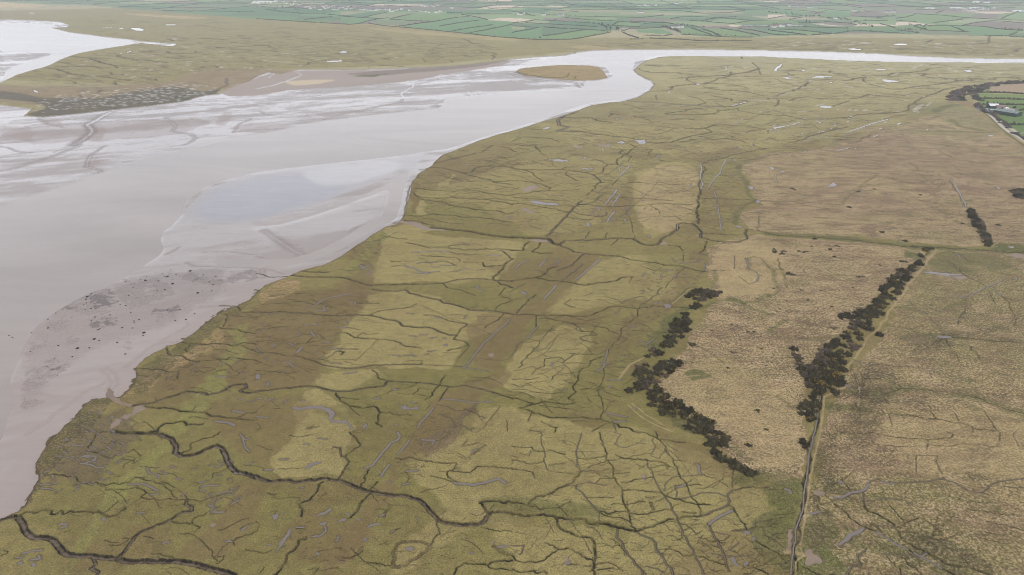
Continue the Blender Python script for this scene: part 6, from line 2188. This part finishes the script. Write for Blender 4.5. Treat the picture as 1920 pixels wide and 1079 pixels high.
def boxv(x0, x1, y0, y1, z0, z1):
    V_ = np.array([(x, y, z) for z in (z0, z1) for y in (y0, y1) for x in (x0, x1)], float)
    return V_, np.array([[0, 2, 3, 1], [4, 5, 7, 6], [0, 1, 5, 4], [2, 6, 7, 3], [0, 4, 6, 2], [1, 3, 7, 5]])
def house(name, L_, W_, Hh, Rh, wall, roof, chim=1, win=True, over=.25, doors=None):
    """gabled building, ridge along x: wall shell with gables, two roof slabs, windows, chimney"""
    root = empty(name, (0, 0, 0)); a, b = L_/2, W_/2
    V_ = np.array([(-a, -b, -.5), (a, -b, -.5), (a, b, -.5), (-a, b, -.5), (-a, -b, Hh), (a, -b, Hh), (a, b, Hh), (-a, b, Hh), (-a, 0, Hh+Rh), (a, 0, Hh+Rh)], float)
    F4 = [(0, 1, 5, 4), (2, 3, 7, 6)]; bm = bmesh.new(); vs = [bm.verts.new(v) for v in V_]
    for f in F4: bm.faces.new([vs[i] for i in f])
    bm.faces.new([vs[i] for i in (1, 2, 6, 9, 5)]); bm.faces.new([vs[i] for i in (3, 0, 4, 8, 7)]); me_ = bpy.data.meshes.new('wall'); bm.to_mesh(me_); bm.free(); me_.materials.append(wall)
    w_ = bpy.data.objects.new('wall', me_); col.objects.link(w_); w_.parent = root
    sl = Rh/b; parts = []
    for s_ in (-1, 1):
        e = over; y1_, z1_ = s_*(b+e), Hh-sl*e; th = .14
        q = np.array([(-a-e, 0, Hh+Rh), (a+e, 0, Hh+Rh), (a+e, y1_, z1_), (-a-e, y1_, z1_)], float); q2 = q+np.array([0, 0, th]); 
        parts.append((np.concatenate([q+np.array([0, 0, .01]), q2]), np.array([[0, 1, 2, 3], [4, 7, 6, 5], [0, 4, 5, 1], [1, 5, 6, 2], [2, 6, 7, 3], [3, 7, 4, 0]])))
    v, f = join(parts); rf = mesh_np('roof', v, f, roof, root)
    for q in range(chim):
        x = (a-.8)*(1 if q else -1); v, f = boxv(x-.4, x+.4, -.4, .4, Hh+Rh*.6, Hh+Rh+.9); mesh_np('chimney', v, f, STONE, rf)
    if win:
        for s_ in (-1, 1):
            for q in range(max(2, int(L_/3.2))):
                x = -a+L_*(q+.5)/max(2, int(L_/3.2)); v, f = boxv(x-.5, x+.5, min(s_*b, s_*(b+.05)), max(s_*b, s_*(b+.05)), Hh*.45, Hh*.8); mesh_np('window', v, f, GLASS, root)
        v, f = boxv(-.45, .45, -b-.06, -b-.001, -.2, 1.9); mesh_np('door', v, f, SLATE, root)
    if doors:
        for (x0, x1, h_) in doors: v, f = boxv(x0, x1, -b-.06, -b-.001, -.2, h_); mesh_np('door', v, f, doors_m, root)
    return root
doors_m = bmat('shed_door', (.06, .06, .06))
def put(o, px, py, rz, lab, cat, grp=None, sc_=1.0, scx=1.0):
    x, y = ground(px, py); o.location = (x, y, 0); o.rotation_euler.z = rz; o.scale = (sc_*scx, sc_, sc_); tag(o, lab, cat, grp); return o
HP = [house('house', 12, 7.5, 4.6, 2.6, WHITE, SLATE, 2), house('house', 9, 7, 4.2, 2.4, WHITE, SLATE, 1), house('house', 14, 8, 3.2, 2.4, STONE, SLATE, 1), house('house', 11, 7, 4.8, 2.6, WHITE, REDR, 1)]
SP_ = [house('long_shed', 34, 15, 4.2, 2.6, WHITE, SHEETW, 0, False, doors=[(-6, -1, 3.4)]), house('long_shed', 28, 13, 4.2, 2.4, STONE, GREYR, 0, False, doors=[(2, 6, 3.4)])]
HS = [(480, 0, 8, 'house in the village on the far side of the estuary', 'village houses', 0, '540,45;545,75;640,80;680,85;300,20;930,95;930,130;960,155;1030,140;1130,110;1190,100;1160,155;1210,155;1220,110;1370,115;1350,145;870,130;720,90;780,110;1050,100;1080,130;1260,130;1300,120;1420,140;820,140;1000,110;740,120;580,30;400,40;450,60'),
      (480, 0, 8, 'white house in the long row strung out right of the village', 'long row of white houses', 0, '1560,155;1600,160;1650,150;1690,165;1740,160;1780,165;1820,160;1870,155'),
      (640, 0, 6, 'white house in the long row strung out right of the village', 'long row of white houses', 0, '255,116;300,122;328,124;360,126;400,121;430,120;460,118;484,118;530,120;556,138;580,136;605,122;622,120;680,112'),
      (640, 0, 6, 'house at the right-hand end of the village row', 'houses at the right end of the village row', 0, '765,125;890,135;940,140;1080,145;1105,138;1125,140;1060,150;985,150'),
      (640, 0, 6, 'white house in the hamlet above the village row', 'hamlet above the village row', 0, '905,75;940,80;990,80;1010,76;1040,82;1240,98'),
      (960, 0, 8, 'white house of the small farmstead left of centre', 'small farmstead left of centre', 0, '100,225;150,225;180,215;135,232'),
      (960, 0, 8, 'white building of the farm on the green plain', 'white farm on the green plain', 0, '470,235;700,240;740,242;762,240'),
      (1180, 0, 7.385, 'white building among hazy fields near the top centre', 'white buildings near the top centre', 0, '140,88;210,85;250,92;282,92;365,85;655,60;640,60'),
      (1180, 0, 7.385, 'white cottage of the pair standing alone in green fields', 'pair of cottages alone in the fields', 0, '125,180;150,182;172,182'),
      (1180, 0, 7.385, 'white farm building among trees above the marsh edge', 'farm among trees above the marsh edge', 0, '580,395;612,393;640,388;662,390;700,390;725,388'),
      (1440, 0, 8, 'house in the hamlet by the far river bank fields', 'hamlet houses upper right', 0, '35,412;60,414;90,418;150,408;185,412;210,408;240,385;262,388;300,400;320,390;130,400'),
      (1440, 0, 8, 'small white house near the hazy wood', 'white houses near the hazy wood', 0, '325,103;600,124;625,126;1290,172;1010,288'),
      (1440, 0, 8, 'white house in the cluster at the right of the wooded belt', 'cluster right of the wooded belt', 0, '1770,195;1800,197;1825,192;1870,182;1890,190'),
      (1680, 0, 8, 'house in the large far village at the upper right', 'large far village houses', 0, '960,130;1000,170;1060,160;1090,170;1130,165;1190,172;1220,155;1280,150;1310,145;1340,148;1240,135;1150,150;1370,150;1460,130')]
for ox, oy, s_, lab, grp, kd, pts in HS:
    for (a, b) in pl(pts):
        o = copy_tree(r0.choice([HP[0], HP[0], HP[1], HP[2], HP[3]] if 'village on' in lab or 'hamlet by' in lab else [HP[0], HP[1]])); put(o, ox+a/s_, oy+b/s_, r0.choice([0, 0, 1.57, .3, -.3])+r0.gauss(0, .15), lab, 'house', grp, r0.uniform(1.25, 1.7))
SS = [(480, 0, 8, 'long white shed of the works at the left end of the village', 'white works sheds', '20,35;80,42;140,34;200,42;262,38;0,55'), (640, 0, 6, 'long shed at the right end of the village row', None, '835,137'),
      (1440, 0, 8, 'grey shed beside the hazy wood', 'grey sheds by the hazy wood', '450,112;540,114;405,126'), (1680, 0, 8, 'long white glasshouse shed near the large far village', 'long white sheds by the far village', '500,138;870,130;940,132;1060,140;1160,128;1200,130;1360,50;1195,42;1810,178;1900,182;1260,136'),
      (1180, 0, 7.385, 'long shed by the fields above the river bend', 'long sheds above the river bend', '1640,370;1810,373;1850,376;1885,378'), (1440, 0, 8, 'long shed at the right end of the hamlet', 'long hamlet sheds', '360,408;430,405')]
for ox, oy, s_, lab, grp, pts in SS:
    for (a, b) in pl(pts): o = copy_tree(SP_[0 if 'white' in lab else 1]); put(o, ox+a/s_, oy+b/s_, r0.gauss(0, .12), lab, 'shed', grp, r0.uniform(.9, 1.2), r0.uniform(1, 1.5))
for o in HP+SP_:
    for ch in list(o.children):
        for g2 in list(ch.children): bpy.data.objects.remove(g2)
    wipe(o)
# the near farm on the right
o = put(house('barn', 34, 17, 5.2, 2.0, GREENW, GREENR, 0, False, .4, doors=[(-10, -5, 3.6)]), 1888.5, 215.5, math.radians(-61), 'large dark green barn with a ribbed grey roof beside the farmyard', 'barn')
o = put(house('barn', 15, 11, 4.6, 2.6, GREENW, SHEETW, 0, False, .4, doors=[(-5, -2, 3)]), 1860.5, 203, math.radians(-3), 'dark shed with a bright white roof at the top of the farmyard', 'barn')
o = put(house('barn', 14, 9, 4, 1.8, STONE, MAROON, 0, False, .3, doors=[(0, 3, 3)]), 1874, 204, math.radians(-3), 'low shed with a faded maroon roof beside the white roofed one', 'barn')
o = put(house('barn', 22, 7, 3, 1.2, STONE, GREYR, 0, False, .3, doors=[(-6, -3, 2.6), (3, 6, 2.6)]), 1867, 209.5, math.radians(-2), 'long low grey cattle shed in the middle of the farmyard', 'shed')
o = put(house('bungalow', 10, 7, 3.2, 2, WHITE, GREYR, 1), 1893.5, 210.5, math.radians(-30), 'white bungalow with grey roof right of the sheds', 'house')
o = put(house('bungalow', 6, 5, 2.6, 1.6, WHITE, SHEETW, 0), 1886, 206.5, math.radians(20), 'small pale outbuilding between the bungalow and the maroon shed', 'shed')
o = put(house('cottage', 5, 4, 2.4, 1.4, WHITE, SLATE, 1), 1833.5, 207, math.radians(-35), 'small white cottage alone left of the farm scrub', 'house')
o = put(house('outhouse', 4.5, 3, 2.2, 1.0, WHITE, GREYR, 0, False), 1849.5, 207.5, 0, 'small white outhouse by the left side of the yard, farther one', 'shed')
o = put(house('outhouse', 4.5, 3, 2.2, 1.0, WHITE, SLATE, 0, False), 1850, 211, 0, 'small white outhouse by the left side of the yard, nearer one', 'shed')
def car(name, c, L_=4.4, Wd=1.8, van=False):
    root = empty(name, (0, 0, 0)); pm_ = bmat('car_paint', c, .35); h1 = .95; h2 = 1.9 if van else 1.45
    prof = [(-L_/2, .35), (L_/2, .35), (L_/2, .75), (L_*.30, h1), (L_*.14, h2), (-L_*.40 if van else -L_*.30, h2), (-L_*.47, h1), (-L_/2, .8)]
    bm = bmesh.new(); A = [bm.verts.new((x, -Wd/2, z)) for x, z in prof]; B = [bm.verts.new((x, Wd/2, z)) for x, z in prof]; k = len(prof)
    bm.faces.new(A); bm.faces.new(B[::-1])
    for i in range(k): j = (i+1) % k; bm.faces.new([A[j], A[i], B[i], B[j]])
    bmesh.ops.recalc_face_normals(bm, faces=bm.faces[:]); me_ = bpy.data.meshes.new('body'); bm.to_mesh(me_); bm.free(); me_.materials.append(pm_); bo = bpy.data.objects.new('body', me_); col.objects.link(bo); bo.parent = root
    for s_ in (-1, 1):
        v, f = boxv(-L_*.26, L_*.12, min(s_*Wd/2, s_*(Wd/2+.02)), max(s_*Wd/2, s_*(Wd/2+.02)), h1, h2-.12); mesh_np('window', v, f, GLASS, root)
        for x in (-L_*.31, L_*.31):
            an = np.arange(10)/10*2*math.pi; V_ = np.array([(x+math.cos(t)*.33, y, .33+math.sin(t)*.33) for y in (s_*Wd/2-.12*s_, s_*(Wd/2+.04)) for t in an]); F_ = np.array([[i, (i+1) % 10, 10+(i+1) % 10, 10+i] for i in range(10)]); w_ = mesh_np('wheel', V_, F_, GLASS, root)
    return root
put(car('parked_car', (.7, .7, .7)), 1876.8, 229, .9, 'white car parked beside the farm lane', 'car')
put(car('parked_van', (.03, .035, .06), 5.2, 2.0, True), 1888, 240.5, -.6, 'dark van parked lower down the farm lane', 'van')
put(car('parked_car', (.25, .26, .28)), 1876, 210.5, .1, 'grey car parked in the farmyard between sheds', 'car')
# ---------------------------------------------------------------- the air
hm = bpy.data.materials.new('haze_air'); hm.use_nodes = True; hn = hm.node_tree; hn.nodes.clear()
ho = hn.nodes.new('ShaderNodeOutputMaterial'); hv = hn.nodes.new('ShaderNodeVolumePrincipled')
hv.inputs['Color'].default_value = (.87, .93, 1, 1); hv.inputs['Density'].default_value = 0.92e-4; hv.inputs['Anisotropy'].default_value = .25
hn.links.new(hv.outputs[0], ho.inputs['Volume'])
R_ = 19000.0
hb = bmesh.new(); bmesh.ops.create_cube(hb, size=1.0)
for v in hb.verts: v.co = Vector((v.co.x*2*R_*3, v.co.y*2*R_+9000, -6.0 if v.co.z < 0 else 222.0))
hme = bpy.data.meshes.new('haze'); hb.to_mesh(hme); hb.free(); hme.materials.append(hm)
hz = bpy.data.objects.new('haze', hme); col.objects.link(hz); tag(hz, kind='stuff')
